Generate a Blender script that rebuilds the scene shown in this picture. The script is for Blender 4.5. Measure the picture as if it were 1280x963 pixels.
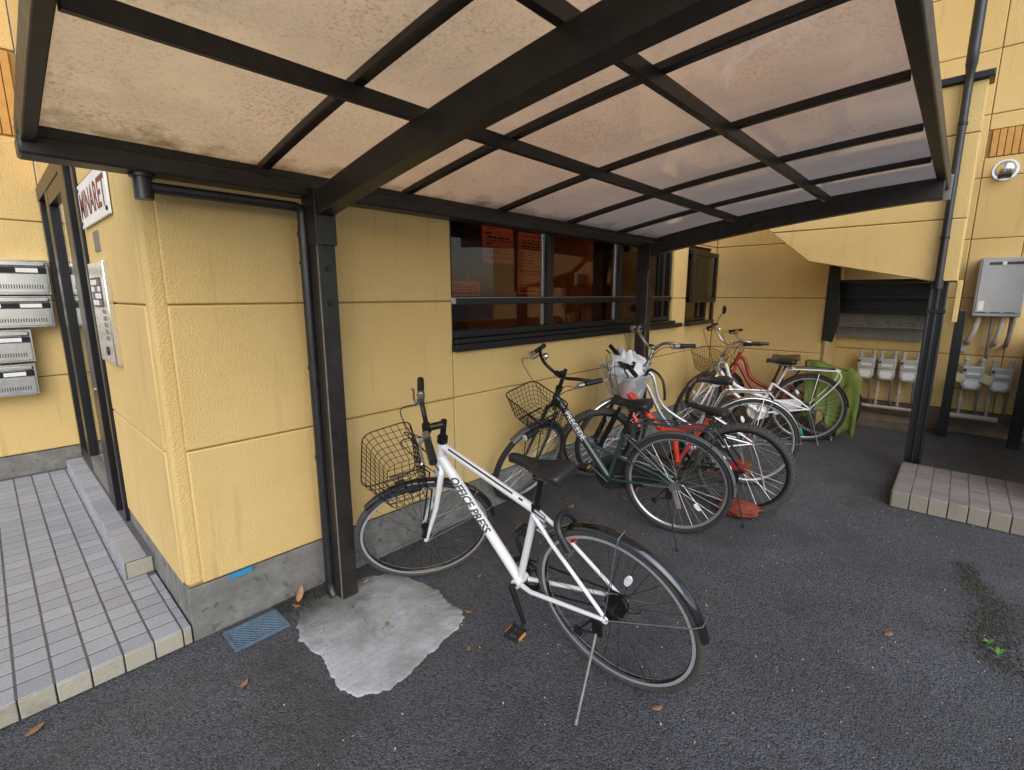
import bpy, math, random
from mathutils import Vector, Matrix
random.seed(7)
R = math.radians
for o in list(bpy.data.objects): bpy.data.objects.remove(o)
scn = bpy.context.scene
C = scn.collection

# ------------------------------------------------------------------ camera
cd = bpy.data.cameras.new('camera'); cam = bpy.data.objects.new('camera', cd); C.objects.link(cam)
cd.sensor_width = 36.0; cd.lens = 604.58 * 36 / 1280; cd.clip_start = .02; cd.clip_end = 2000
def cam_matrix(loc, yaw, pitch, roll):
    f = Vector((math.sin(yaw) * math.cos(pitch), math.cos(yaw) * math.cos(pitch), math.sin(pitch)))
    r = Vector((math.cos(yaw), -math.sin(yaw), 0)); u = r.cross(f)
    r2 = math.cos(roll) * r + math.sin(roll) * u; u2 = -math.sin(roll) * r + math.cos(roll) * u
    return Matrix(((r2.x, u2.x, -f.x, loc[0]), (r2.y, u2.y, -f.y, loc[1]), (r2.z, u2.z, -f.z, loc[2]), (0, 0, 0, 1)))
cam.matrix_world = cam_matrix((-0.4364, -2.2848, 1.4851), 0.8277, -0.1834, -0.0016)
scn.camera = cam
# ------------------------------------------------------------------ sky, sun, exposure
w = bpy.data.worlds.new('World'); scn.world = w; w.use_nodes = True
wn = w.node_tree; wn.nodes.clear()
sky = wn.nodes.new('ShaderNodeTexSky'); sky.sky_type = 'NISHITA'; sky.sun_disc = False
SUN_EL, SUN_AZ = R(36), R(218)          # azimuth clockwise from +y
sky.sun_elevation = SUN_EL; sky.sun_rotation = SUN_AZ
sky.air_density = 1.0; sky.dust_density = 1.2; sky.ozone_density = 1.0
bg = wn.nodes.new('ShaderNodeBackground'); bg.inputs[1].default_value = 0.15
wo = wn.nodes.new('ShaderNodeOutputWorld')
wn.links.new(sky.outputs[0], bg.inputs[0]); wn.links.new(bg.outputs[0], wo.inputs[0])
sl = bpy.data.lights.new('sun', 'SUN'); sl.energy = 1.2; sl.angle = R(60); sl.color = (1, .97, .93)
so = bpy.data.objects.new('sun', sl); C.objects.link(so); so.location = (-4, -6, 9)
sd = Vector((math.sin(SUN_AZ) * math.cos(SUN_EL), math.cos(SUN_AZ) * math.cos(SUN_EL), math.sin(SUN_EL)))
so.rotation_euler = sd.to_track_quat('Z', 'Y').to_euler()
scn.view_settings.view_transform = 'Standard'; scn.view_settings.look = 'None'
scn.view_settings.exposure = 0.6; scn.view_settings.gamma = 1
scn.render.engine = 'CYCLES'
scn.cycles.max_bounces = 8; scn.cycles.transparent_max_bounces = 12

# ------------------------------------------------------------------ materials
M = {}
def nt(name):
    m = bpy.data.materials.new(name); m.use_nodes = True
    n = m.node_tree; b = n.nodes['Principled BSDF']; M[name] = m
    return m, n, b
def noise(n, scale, detail=3, rough=.6, co=None, dist=0):
    t = n.nodes.new('ShaderNodeTexNoise'); t.inputs['Scale'].default_value = scale
    t.inputs['Detail'].default_value = detail; t.inputs['Roughness'].default_value = rough
    t.inputs['Distortion'].default_value = dist
    if co: n.links.new(co, t.inputs['Vector'])
    return t.outputs['Fac']
def ramp(n, fac, stops):
    r = n.nodes.new('ShaderNodeValToRGB'); e = r.color_ramp.elements
    while len(e) < len(stops): e.new(.5)
    for q, (p, c) in zip(e, stops):
        q.position = p; q.color = (*c, 1) if len(c) == 3 else c
    n.links.new(fac, r.inputs[0]); return r.outputs[0]
def mixc(n, fac, a, b, mode='MIX'):
    x = n.nodes.new('ShaderNodeMix'); x.data_type = 'RGBA'; x.blend_type = mode
    for s, v in ((x.inputs[0], fac), (x.inputs[6], a), (x.inputs[7], b)):
        if isinstance(v, (int, float)): s.default_value = v
        elif isinstance(v, tuple): s.default_value = (*v, 1)
        else: n.links.new(v, s)
    return x.outputs[2]
def bump(n, b, h, strength, dist):
    u = n.nodes.new('ShaderNodeBump'); u.inputs['Strength'].default_value = strength; u.inputs['Distance'].default_value = dist
    n.links.new(h, u.inputs['Height']); n.links.new(u.outputs[0], b.inputs['Normal'])
def pos(n):
    return n.nodes.new('ShaderNodeNewGeometry').outputs['Position']
def objco(n):
    return n.nodes.new('ShaderNodeTexCoord').outputs['Object']
def simple(name, col, rough=.5, metal=0, var=.12, vs=30, bs=0, bscale=200, bd=.001, coat=0, wearcol=None, wear=.62, world=False):
    m, n, b = nt(name); co = pos(n) if world else objco(n)
    c2 = tuple(max(0, x * (1 - var)) for x in col); c1 = tuple(min(1, x * (1 + var)) for x in col)
    c = ramp(n, noise(n, vs, 4, .65, co), [(.3, c2), (.7, c1)])
    if wearcol:
        c = mixc(n, ramp(n, noise(n, vs * 2.3, 5, .7, co), [(wear, (0, 0, 0)), (wear + .08, (1, 1, 1))]), c, wearcol)
    n.links.new(c, b.inputs['Base Color'])
    r = n.nodes.new('ShaderNodeMapRange'); r.inputs[3].default_value = max(.02, rough - .1); r.inputs[4].default_value = min(1, rough + .12)
    n.links.new(noise(n, vs * 1.7, 3, .6, co), r.inputs[0]); n.links.new(r.outputs[0], b.inputs['Roughness'])
    b.inputs['Metallic'].default_value = metal; b.inputs['Coat Weight'].default_value = coat
    if bs: bump(n, b, noise(n, bscale, 3, .6, co), bs, bd)
    return m
def stucco(name, ca, cb, sc=135):
    m, n, b = nt(name); p = pos(n)
    c = ramp(n, noise(n, 1.3, 5, .65, p), [(.3, ca), (.72, cb)])
    c = mixc(n, ramp(n, noise(n, 260, 2, .6, p), [(.35, (.86,) * 3), (.7, (1.06,) * 3)]), (0, 0, 0), c, 'MIX') if False else c
    # rain streaks with their own shape: stretched in z
    mp = n.nodes.new('ShaderNodeMapping'); mp.inputs['Scale'].default_value = (9, 9, .7); n.links.new(p, mp.inputs[0])
    st = ramp(n, noise(n, 1.6, 4, .6, mp.outputs[0]), [(.58, (1, 1, 1)), (.8, (.78, .755, .70))])
    c = mixc(n, 1.0, c, st, 'MULTIPLY')
    n.links.new(c, b.inputs['Base Color']); b.inputs['Roughness'].default_value = .78
    b.inputs['Specular IOR Level'].default_value = .3
    bump(n, b, noise(n, sc, 2.0, .5, p), .75, .006)
    return m
stucco('stucco', (.66, .46, .18), (.74, .53, .225))
simple('joint', (.30, .19, .06), .85, 0, .2, 12, world=True)
simple('slat_orange', (.56, .29, .075), .7, 0, .12, 14, .3, 120, .002, world=True)
simple('concrete', (.185, .18, .165), .9, 0, .28, 9, .5, 140, .003, wearcol=(.10, .098, .09), wear=.56, world=True)
simple('concrete_brown', (.15, .11, .075), .9, 0, .3, 9, .5, 140, .003, world=True)
def asphalt():
    m, n, b = nt('asphalt'); p = pos(n)
    v = n.nodes.new('ShaderNodeTexVoronoi'); v.inputs['Scale'].default_value = 165; n.links.new(p, v.inputs['Vector'])
    v2 = n.nodes.new('ShaderNodeTexVoronoi'); v2.inputs['Scale'].default_value = 260; n.links.new(p, v2.inputs['Vector'])
    base = ramp(n, noise(n, 1.1, 5, .65, p), [(.3, (.047, .049, .055)), (.7, (.084, .087, .096))])
    st = ramp(n, v.outputs['Color'], [(.1, (.42,) * 3), (.8, (1.6,) * 3)])
    c = mixc(n, 1.0, base, st, 'MULTIPLY')
    chips = ramp(n, v2.outputs['Color'], [(.93, (0, 0, 0)), (.96, (1, 1, 1))])
    c = mixc(n, chips, c, (.22, .215, .21))
    moss = ramp(n, noise(n, .9, 6, .7, p, .4), [(.50, (0, 0, 0)), (.72, (.7, .7, .7))])
    c = mixc(n, moss, c, (.035, .034, .03))
    n.links.new(c, b.inputs['Base Color']); b.inputs['Roughness'].default_value = .62
    mh = n.nodes.new('ShaderNodeMath'); mh.operation = 'MULTIPLY_ADD'; mh.inputs[1].default_value = -1.4; mh.inputs[2].default_value = .5
    n.links.new(v.outputs['Distance'], mh.inputs[0])
    ad = n.nodes.new('ShaderNodeMath'); ad.operation = 'ADD'; n.links.new(mh.outputs[0], ad.inputs[0]); n.links.new(noise(n, 70, 4, .7, p), ad.inputs[1])
    bump(n, b, ad.outputs[0], .7, .0035)
asphalt()
def patch():
    m, n, b = nt('patch_concrete'); p = pos(n)
    c = ramp(n, noise(n, 4, 6, .7, p), [(.28, (.30, .305, .31)), (.5, (.43, .44, .46)), (.7, (.52, .535, .56))])
    mp = n.nodes.new('ShaderNodeMapping'); mp.inputs['Scale'].default_value = (3, 22, 3); mp.inputs['Rotation'].default_value = (0, 0, .5); n.links.new(p, mp.inputs[0])
    c = mixc(n, 1.0, c, ramp(n, noise(n, 2.2, 4, .6, mp.outputs[0]), [(.4, (.90, .90, .89)), (.65, (1.03,) * 3)]), 'MULTIPLY')
    dirt = ramp(n, noise(n, 2.6, 6, .7, p, .5), [(.44, (0, 0, 0)), (.66, (.75, .75, .75))])
    c = mixc(n, dirt, c, (.17, .175, .135))
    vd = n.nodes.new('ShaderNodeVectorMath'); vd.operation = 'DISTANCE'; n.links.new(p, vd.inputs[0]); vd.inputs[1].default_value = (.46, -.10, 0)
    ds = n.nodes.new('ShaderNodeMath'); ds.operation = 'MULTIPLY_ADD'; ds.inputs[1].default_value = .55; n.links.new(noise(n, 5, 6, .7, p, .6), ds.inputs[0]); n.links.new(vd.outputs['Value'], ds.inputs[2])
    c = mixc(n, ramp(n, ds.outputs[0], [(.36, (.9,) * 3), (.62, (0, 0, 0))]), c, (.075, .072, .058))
    pit = ramp(n, noise(n, 55, 2, .5, p), [(.25, (1, 1, 1)), (.3, (0, 0, 0))])
    c = mixc(n, pit, c, (.05, .05, .045))
    n.links.new(c, b.inputs['Base Color']); b.inputs['Roughness'].default_value = .88
    bump(n, b, noise(n, 60, 6, .78, p), .8, .008)
patch()
def tile(name, ca, cb, stain):
    m, n, b = nt(name); p = pos(n)
    oi = n.nodes.new('ShaderNodeObjectInfo').outputs['Random']
    c = ramp(n, oi, [(0, ca), (1, cb)])
    c = mixc(n, 1.0, c, ramp(n, noise(n, 190, 2, .6, p), [(.35, (.84,) * 3), (.65, (1.08,) * 3)]), 'MULTIPLY')
    c = mixc(n, ramp(n, noise(n, 5, 5, .7, p), [(.54, (0, 0, 0)), (.75, (.6,) * 3)]), c, stain)
    n.links.new(c, b.inputs['Base Color']); b.inputs['Roughness'].default_value = .6
    bump(n, b, noise(n, 260, 2, .6, p), .35, .0015)
tile('tile', (.31, .322, .35), (.375, .388, .415), (.29, .285, .29))
tile('tile_edge', (.33, .30, .235), (.42, .39, .31), (.12, .095, .05))
tile('tile_step', (.20, .178, .165), (.25, .225, .21), (.15, .13, .115))
tile('tile_step_edge', (.23, .20, .155), (.29, .26, .205), (.12, .10, .065))
simple('grout', (.105, .10, .105), .9, 0, .25, 20, world=True)
simple('dark_alu', (.030, .027, .0245), .38, .3, .25, 16, .08, 60, .001, wearcol=(.05, .045, .038), wear=.64)
simple('black_frame', (.012, .012, .014), .35, .2, .2, 16, wearcol=(.03, .03, .032), wear=.66)
simple('maroon_paint', (.075, .016, .018), .35, 0, .15, 20, coat=.3)
simple('beam_metal', (.034, .030, .027), .42, .35, .3, 10, .1, 70, .001, wearcol=(.065, .06, .05), wear=.63)
simple('silver_alu', (.42, .42, .43), .35, .8, .12, 20)
simple('pipe_black', (.018, .018, .02), .3, 0, .25, 14, wearcol=(.06, .055, .05), wear=.66)
simple('steel', (.52, .52, .52), .34, 1, .08, 30)
simple('brake_track', (.42, .42, .43), .4, .3, .08, 30)
simple('chrome', (.72, .72, .73), .14, 1, .05, 30)
simple('stainless', (.78, .78, .78), .24, 1, .04, 8)
simple('white_paint', (.80, .80, .79), .3, 0, .03, 20, coat=.4, wearcol=(.62, .6, .56), wear=.74)
simple('green_paint', (.022, .042, .040), .3, 0, .15, 20, coat=.5)
simple('red_paint', (.62, .045, .018), .32, 0, .1, 20, coat=.5)
simple('dark_red_paint', (.30, .018, .02), .32, 0, .12, 20, coat=.4)
simple('silver_paint', (.58, .59, .60), .28, .7, .06, 20, coat=.3)
simple('rubber', (.022, .021, .021), .8, 0, .3, 60, .5, 320, .0012)
simple('rubber_worn', (.055, .052, .048), .85, 0, .3, 50, .6, 260, .0015)
simple('black_plastic', (.016, .016, .017), .42, 0, .2, 40)
simple('black_gloss', (.008, .008, .009), .12, 0, .2, 20, coat=.8)
simple('black_metal', (.02, .02, .021), .35, .5, .2, 40)
simple('leather', (.017, .0155, .017), .42, 0, .25, 40, .25, 500, .0008)
simple('grey_fender', (.09, .09, .095), .4, 0, .15, 30)
simple('print_dark', (.05, .048, .045), .5, 0, .1, 40)
simple('print_white', (.75, .75, .73), .5, 0, .05, 40)
simple('print_maroon', (.17, .03, .03), .5, 0, .1, 40)
simple('paper_pink', (.82, .42, .38), .8, 0, .08, 8)
simple('paper', (.78, .77, .75), .8, 0, .06, 8)
simple('sign_white', (.80, .80, .79), .4, 0, .04, 8)
simple('reflector_white', (.75, .76, .78), .2, 0, .1, 60, coat=1)
simple('reflector_red', (.62, .02, .015), .2, 0, .1, 60, coat=1)
simple('amber', (.75, .28, .03), .25, 0, .1, 60, coat=1)
simple('rust', (.20, .085, .035), .85, .2, .4, 60, .5, 200, .002)
simple('brass', (.42, .36, .24), .4, .9, .2, 60)
simple('green_lens', (.02, .30, .22), .25, 0, .1, 40)
simple('cloth_green', (.145, .19, .03), .8, 0, .16, 18, .3, 300, .001)
simple('cloth_red', (.19, .04, .02), .85, 0, .2, 30, .3, 300, .001)
simple('cloth_brown', (.13, .075, .035), .85, 0, .35, 50, .5, 200, .002)
simple('meter_grey', (.44, .43, .40), .5, 0, .1, 25)
simple('tag_yellow', (.58, .56, .30), .7, 0, .1, 30)
simple('pipe_cream', (.46, .40, .32), .6, 0, .15, 20)
simple('pipe_grey', (.22, .20, .18), .55, .3, .2, 20)
simple('heater_metal', (.42, .42, .43), .4, .4, .06, 6)
simple('grate_blue', (.14, .21, .27), .5, .4, .2, 40, wearcol=(.06, .07, .08), wear=.58)
simple('tape_blue', (.03, .25, .45), .5, 0, .15, 40)
simple('leaf_brown', (.33, .17, .075), .75, 0, .35, 60, .3, 150, .001)
simple('leaf_pale', (.50, .42, .30), .75, 0, .25, 60)
simple('weed_green', (.10, .22, .03), .6, 0, .25, 60)
simple('soil', (.04, .037, .03), .95, 0, .4, 40, .8, 90, .006, world=True)
simple('interior_orange', (.40, .21, .07), .7, 0, .1, 4, world=True)
simple('interior_dark', (.06, .05, .045), .5, 0, .2, 6, world=True)
simple('interior_floor', (.28, .26, .24), .6, 0, .1, 6, world=True)
simple('interior_white', (.45, .42, .38), .7, 0, .05, 6, world=True)
def fres(n, ior):
    g = n.nodes.new('ShaderNodeNewGeometry'); mr = n.nodes.new('ShaderNodeMapRange')
    mr.inputs[3].default_value = ior; mr.inputs[4].default_value = 1 / ior; n.links.new(g.outputs['Backfacing'], mr.inputs[0])
    f = n.nodes.new('ShaderNodeFresnel'); n.links.new(mr.outputs[0], f.inputs[0]); return f
def glass(name, tint, refl_rough=.02, spec=1.0):
    m, n, b = nt(name); n.nodes.remove(b)
    t = n.nodes.new('ShaderNodeBsdfTransparent'); t.inputs[0].default_value = (*tint, 1)
    g = n.nodes.new('ShaderNodeBsdfGlossy'); g.inputs['Roughness'].default_value = refl_rough
    g.inputs[0].default_value = (spec,) * 3 + (1,)
    f = fres(n, 1.45)
    x = n.nodes.new('ShaderNodeMixShader'); n.links.new(f.outputs[0], x.inputs[0])
    n.links.new(t.outputs[0], x.inputs[1]); n.links.new(g.outputs[0], x.inputs[2])
    n.links.new(x.outputs[0], n.nodes['Material Output'].inputs[0])
glass('glass_bronze', (.66, .50, .40), .015, .9)
glass('glass_clear', (.80, .80, .78), .015, 1)
glass('glass_frost', (.5, .52, .5), .3, .8)
def polycarb():
    m, n, b = nt('polycarbonate'); n.nodes.remove(b); p = pos(n)
    tr = n.nodes.new('ShaderNodeBsdfTransparent'); tr.inputs[0].default_value = (.60, .55, .52, 1)
    tl = n.nodes.new('ShaderNodeBsdfTranslucent'); df = n.nodes.new('ShaderNodeBsdfDiffuse')
    sx = n.nodes.new('ShaderNodeSeparateXYZ'); n.links.new(p, sx.inputs[0])
    mp = n.nodes.new('ShaderNodeMapping'); mp.inputs['Scale'].default_value = (1, 1, .2); n.links.new(p, mp.inputs[0])
    spots = ramp(n, noise(n, 95, 4, .7, mp.outputs[0], .8), [(.50, (1, 1, 1)), (.66, (.62, .60, .56))])
    where = ramp(n, noise(n, 2.6, 4, .6, p), [(.34, (.1, .1, .1)), (.66, (1, 1, 1))])
    spots = mixc(n, where, (1, 1, 1), spots)
    # algae in the lower edge along the gutter, ragged
    ed = n.nodes.new('ShaderNodeMath'); ed.operation = 'MULTIPLY_ADD'; ed.inputs[1].default_value = 2.6; ed.inputs[2].default_value = 1.02; n.links.new(sx.outputs[1], ed.inputs[0])
    e2 = n.nodes.new('ShaderNodeMath'); e2.operation = 'ADD'; n.links.new(ed.outputs[0], e2.inputs[0])
    e3 = n.nodes.new('ShaderNodeMath'); e3.operation = 'MULTIPLY_ADD'; e3.inputs[1].default_value = 1.6; e3.inputs[2].default_value = -.8; n.links.new(noise(n, 7, 6, .7, p), e3.inputs[0]); n.links.new(e3.outputs[0], e2.inputs[1])
    algae = ramp(n, e2.outputs[0], [(.5, (1, 1, 1)), (1.0, (.5, .48, .40))])
    xr = n.nodes.new('ShaderNodeMapRange'); xr.inputs[1].default_value = 0; xr.inputs[2].default_value = 3.2; n.links.new(sx.outputs[0], xr.inputs[0])
    big = ramp(n, noise(n, 1.7, 5, .6, p), [(.3, (.88, .87, .86)), (.7, (1.05, 1.03, 1.0))])
    col = mixc(n, 1.0, mixc(n, 1.0, spots, big, 'MULTIPLY'), algae, 'MULTIPLY')
    c1 = mixc(n, 1.0, ramp(n, xr.outputs[0], [(.0, (.88, .77, .61)), (.45, (.80, .67, .56)), (1.0, (.58, .575, .61))]), col, 'MULTIPLY')
    n.links.new(c1, tl.inputs[0]); df.inputs[0].default_value = (.35, .31, .27, 1)
    dm = n.nodes.new('ShaderNodeMixShader'); dm.inputs[0].default_value = .08
    n.links.new(tl.outputs[0], dm.inputs[1]); n.links.new(df.outputs[0], dm.inputs[2])
    # dirt film: thick towards the open end of the roof, thin patches elsewhere
    mr = n.nodes.new('ShaderNodeMapRange'); mr.inputs[1].default_value = .4; mr.inputs[2].default_value = 2.2; mr.inputs[3].default_value = .95; mr.inputs[4].default_value = .72
    n.links.new(sx.outputs[0], mr.inputs[0])
    m1 = n.nodes.new('ShaderNodeMixShader'); n.links.new(mr.outputs[0], m1.inputs[0])
    n.links.new(tr.outputs[0], m1.inputs[1]); n.links.new(dm.outputs[0], m1.inputs[2])
    g = n.nodes.new('ShaderNodeBsdfGlossy'); g.inputs['Roughness'].default_value = .06
    f = fres(n, 1.5)
    x = n.nodes.new('ShaderNodeMixShader'); n.links.new(f.outputs[0], x.inputs[0])
    n.links.new(m1.outputs[0], x.inputs[1]); n.links.new(g.outputs[0], x.inputs[2])
    n.links.new(x.outputs[0], n.nodes['Material Output'].inputs[0])
polycarb()
def film(name, col, alpha, rough=.35):
    m, n, b = nt(name)
    b.inputs['Base Color'].default_value = (*col, 1); b.inputs['Roughness'].default_value = rough
    b.inputs['Alpha'].default_value = alpha
film('basket_plastic', (.55, .58, .60), .55, .3)
simple('bag_plastic', (.72, .74, .77), .35, 0, .1, 25)

# ------------------------------------------------------------------ mesh helpers
class MB:
    def __init__(s): s.v = []; s.f = []
    def add(s, v, f):
        b = len(s.v); s.v += [Vector(q) for q in v]; s.f += [tuple(b + i for i in q) for q in f]; return s
    def box(s, x0, x1, y0, y1, z0, z1):
        v = [(x, y, z) for z in (z0, z1) for y in (y0, y1) for x in (x0, x1)]
        return s.add(v, [(0, 2, 3, 1), (4, 5, 7, 6), (0, 1, 5, 4), (2, 6, 7, 3), (0, 4, 6, 2), (1, 3, 7, 5)])
    def obox(s, c, ux, uy, uz, a, b, h):
        c = Vector(c); ux = Vector(ux).normalized() * a; uy = Vector(uy).normalized() * b; uz = Vector(uz).normalized() * h
        v = [c + i * ux + j * uy + k * uz for k in (-.5, .5) for j in (-.5, .5) for i in (-.5, .5)]
        return s.add(v, [(0, 2, 3, 1), (4, 5, 7, 6), (0, 1, 5, 4), (2, 6, 7, 3), (0, 4, 6, 2), (1, 3, 7, 5)])
    def tube(s, pts, r, n=8, closed=False, flat=1.0, cap=True):
        P = [Vector(p) for p in pts]; m = len(P)
        rr = r if isinstance(r, (list, tuple)) else [r] * m
        T = []
        for i in range(m):
            a = P[(i - 1) % m] if (closed or i > 0) else P[0]
            b = P[(i + 1) % m] if (closed or i < m - 1) else P[-1]
            t = b - a; T.append(t.normalized() if t.length > 1e-9 else Vector((0, 0, 1)))
        up = Vector((0, 0, 1)) if abs(T[0].z) < .9 else Vector((1, 0, 0))
        N = (up - T[0] * up.dot(T[0])).normalized(); v = []
        for i in range(m):
            N = (N - T[i] * N.dot(T[i])).normalized(); B = T[i].cross(N)
            for k in range(n):
                a = 2 * math.pi * k / n
                v.append(P[i] + (N * math.cos(a) * flat + B * math.sin(a)) * rr[i])
        f = []
        for i in range(m if closed else m - 1):
            j = (i + 1) % m
            for k in range(n):
                l = (k + 1) % n; f.append((i * n + k, i * n + l, j * n + l, j * n + k))
        if not closed and cap:
            f.append(tuple(reversed(range(n)))); f.append(tuple(range((m - 1) * n, m * n)))
        return s.add(v, f)
    def lathe(s, prof, c=(0, 0, 0), n=48, axis='y', closed=True):
        c = Vector(c); v = []; m = len(prof)
        for i in range(n):
            a = 2 * math.pi * i / n; ca, sa = math.cos(a), math.sin(a)
            for r, h in prof:
                q = {'y': (r * ca, h, r * sa), 'z': (r * ca, r * sa, h), 'x': (h, r * ca, r * sa)}[axis]
                v.append(c + Vector(q))
        f = []
        for i in range(n):
            j = (i + 1) % n
            for k in range(m if closed else m - 1):
                l = (k + 1) % m; f.append((i * m + k, i * m + l, j * m + l, j * m + k))
        return s.add(v, f)
    def disc(s, c, r, h, axis='y', n=24):
        return s.lathe([(0.0005, -h / 2), (r, -h / 2), (r, h / 2), (0.0005, h / 2)], c, n, axis)
    def prism(s, poly, ax, a, b):
        # poly in the two remaining axes (cyclic order x,y,z without ax), extruded along ax from a to b
        def mk(p, t): q = list(p); q.insert(ax, t); return tuple(q)
        n = len(poly); v = [mk(p, a) for p in poly] + [mk(p, b) for p in poly]
        f = [tuple(range(n)), tuple(range(2 * n - 1, n - 1, -1))] + [(i, i + n, (i + 1) % n + n, (i + 1) % n) for i in range(n)]
        return s.add(v, f)
    def loft(s, rings, cap=True):
        n = len(rings[0]); v = [q for r in rings for q in r]; f = []
        for i in range(len(rings) - 1):
            for k in range(n):
                l = (k + 1) % n; f.append((i * n + k, i * n + l, (i + 1) * n + l, (i + 1) * n + k))
        if cap: f += [tuple(reversed(range(n))), tuple(range((len(rings) - 1) * n, len(rings) * n))]
        return s.add(v, f)
    def xf(s, m):
        s.v = [m @ q for q in s.v]; return s
    def build(s, name, mat, parent=None, smooth=40, bevel=0, world=True, seg=2, subsurf=0):
        me = bpy.data.meshes.new(name)
        off = Vector((0, 0, 0))
        if world and parent:
            q = parent
            while q: off += q.location; q = q.parent
        me.from_pydata([tuple(q - off) for q in s.v], [], s.f); me.update()
        import bmesh
        bm = bmesh.new(); bm.from_mesh(me); bmesh.ops.recalc_face_normals(bm, faces=bm.faces); bm.to_mesh(me); bm.free()
        if smooth:
            me.polygons.foreach_set('use_smooth', [True] * len(me.polygons)); me.set_sharp_from_angle(angle=R(smooth))
        o = bpy.data.objects.new(name, me); me.materials.append(M[mat]); C.objects.link(o)
        if parent: o.parent = parent
        if bevel:
            b = o.modifiers.new('bevel', 'BEVEL'); b.width = bevel; b.segments = seg; b.limit_method = 'ANGLE'; b.angle_limit = R(50)
        if subsurf:
            b = o.modifiers.new('sub', 'SUBSURF'); b.levels = subsurf; b.render_levels = subsurf
        return o
def tag(o, label=None, cat=None, group=None, kind=None):
    for k, v in (('label', label), ('category', cat), ('group', group), ('kind', kind)):
        if v: o[k] = v
    return o
def thing(name, loc, label, cat, group=None, rot=None):
    o = bpy.data.objects.new(name, None); C.objects.link(o); o.location = loc; o.empty_display_size = .1
    if rot is not None: o.matrix_world = Matrix.Translation(loc) @ rot
    return tag(o, label, cat, group)
def arc(c, r, a0, a1, n, plane='xz'):
    out = []
    for i in range(n + 1):
        a = a0 + (a1 - a0) * i / n; u, v = r * math.cos(a), r * math.sin(a)
        out.append(Vector(c) + Vector({'xz': (u, 0, v), 'xy': (u, v, 0), 'yz': (0, u, v)}[plane]))
    return out
def smoothpath(pts, k=4):
    P = [Vector(p) for p in pts]; out = []
    for i in range(len(P) - 1):
        p0 = P[max(i - 1, 0)]; p1 = P[i]; p2 = P[i + 1]; p3 = P[min(i + 2, len(P) - 1)]
        for j in range(k):
            t = j / k
            out.append(.5 * ((2 * p1) + (-p0 + p2) * t + (2 * p0 - 5 * p1 + 4 * p2 - p3) * t * t + (-p0 + 3 * p1 - 3 * p2 + p3) * t ** 3))
    out.append(P[-1]); return out
def text_geo(txt, size, bold=0, shear=0, wrap=False):
    cu = bpy.data.curves.new('text', 'FONT'); cu.body = txt; cu.size = size; cu.offset = bold; cu.shear = shear; cu.resolution_u = 3
    o = bpy.data.objects.new('text', cu); C.objects.link(o)
    dg = bpy.context.evaluated_depsgraph_get(); dg.update()
    me = bpy.data.meshes.new_from_object(o.evaluated_get(dg))
    import bmesh
    bm = bmesh.new(); bm.from_mesh(me)
    ys = [q.co.y for q in bm.verts]; lo, hi = min(ys), max(ys)
    if wrap:
        for k in range(1, 12):
            bmesh.ops.bisect_plane(bm, geom=bm.verts[:] + bm.edges[:] + bm.faces[:], plane_co=(0, lo + (hi - lo) * k / 12, 0), plane_no=(0, 1, 0))
    bm.to_mesh(me); bm.free()
    v = [q.co.copy() for q in me.vertices]; f = [tuple(p.vertices) for p in me.polygons]
    bpy.data.objects.remove(o); bpy.data.curves.remove(cu); bpy.data.meshes.remove(me)
    x0 = min(q.x for q in v); x1 = max(q.x for q in v); y0 = min(q.y for q in v); y1 = max(q.y for q in v)
    return [Vector((q.x - x0, q.y - (y0 + y1) / 2, 0)) for q in v], f, x1 - x0, y1 - y0
# ------------------------------------------------------------------ ground and paving
mb = MB(); mb.add([(-400, -400, 0), (400, -400, 0), (400, 400, 0), (-400, 400, 0)], [(0, 1, 2, 3)])
tag(mb.build('asphalt_ground', 'asphalt', smooth=0), 'dark grey asphalt of the bicycle parking yard', 'ground', kind='structure')
# rough cement patch round the post foot
pp = [(.318, -.324), (.33, -.45), (.314, -.60), (.30, -.72), (.325, -.798), (.383, -.829), (.46, -.85), (.564, -.834), (.70, -.81), (.84, -.775), (.905, -.748), (.935, -.70), (.925, -.60), (.95, -.50), (.946, -.42), (.93, -.30), (.906, -.221), (.827, -.15), (.74, -.10), (.60, -.09), (.50, -.10), (.42, -.13), (.36, -.20)]
ring = []
from mathutils import noise as mnoise
cxy = Vector((.64, -.45, 0))
for i in range(len(pp)):
    a = Vector((*pp[i], 0)); b = Vector((*pp[(i + 1) % len(pp)], 0))
    for k in range(10):
        q = a.lerp(b, k / 10); d_ = (q - cxy).normalized()
        ring.append(q + d_ * (.016 * mnoise.noise(q * 14) + .012 * mnoise.noise(q * 38) + .006 * mnoise.noise(q * 95)))
n = len(ring); v = []; f = []
for j, (s, z) in enumerate([(1.0, -.003), (.993, .004), (.98, .0065), (.75, .0075), (.45, .008), (.15, .0085)]):
    for q in ring: v.append((cxy.x + (q.x - cxy.x) * s, cxy.y + (q.y - cxy.y) * s, z))
for j in range(5):
    for i in range(n): f.append((j * n + i, j * n + (i + 1) % n, (j + 1) * n + (i + 1) % n, (j + 1) * n + i))
f.append(tuple(range(5 * n, 6 * n)))
tag(MB().add(v, f).build('cement_patch', 'patch_concrete', smooth=60), 'rough pale cement patch around the foot of the carport post', 'cement patch', kind='structure')

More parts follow.
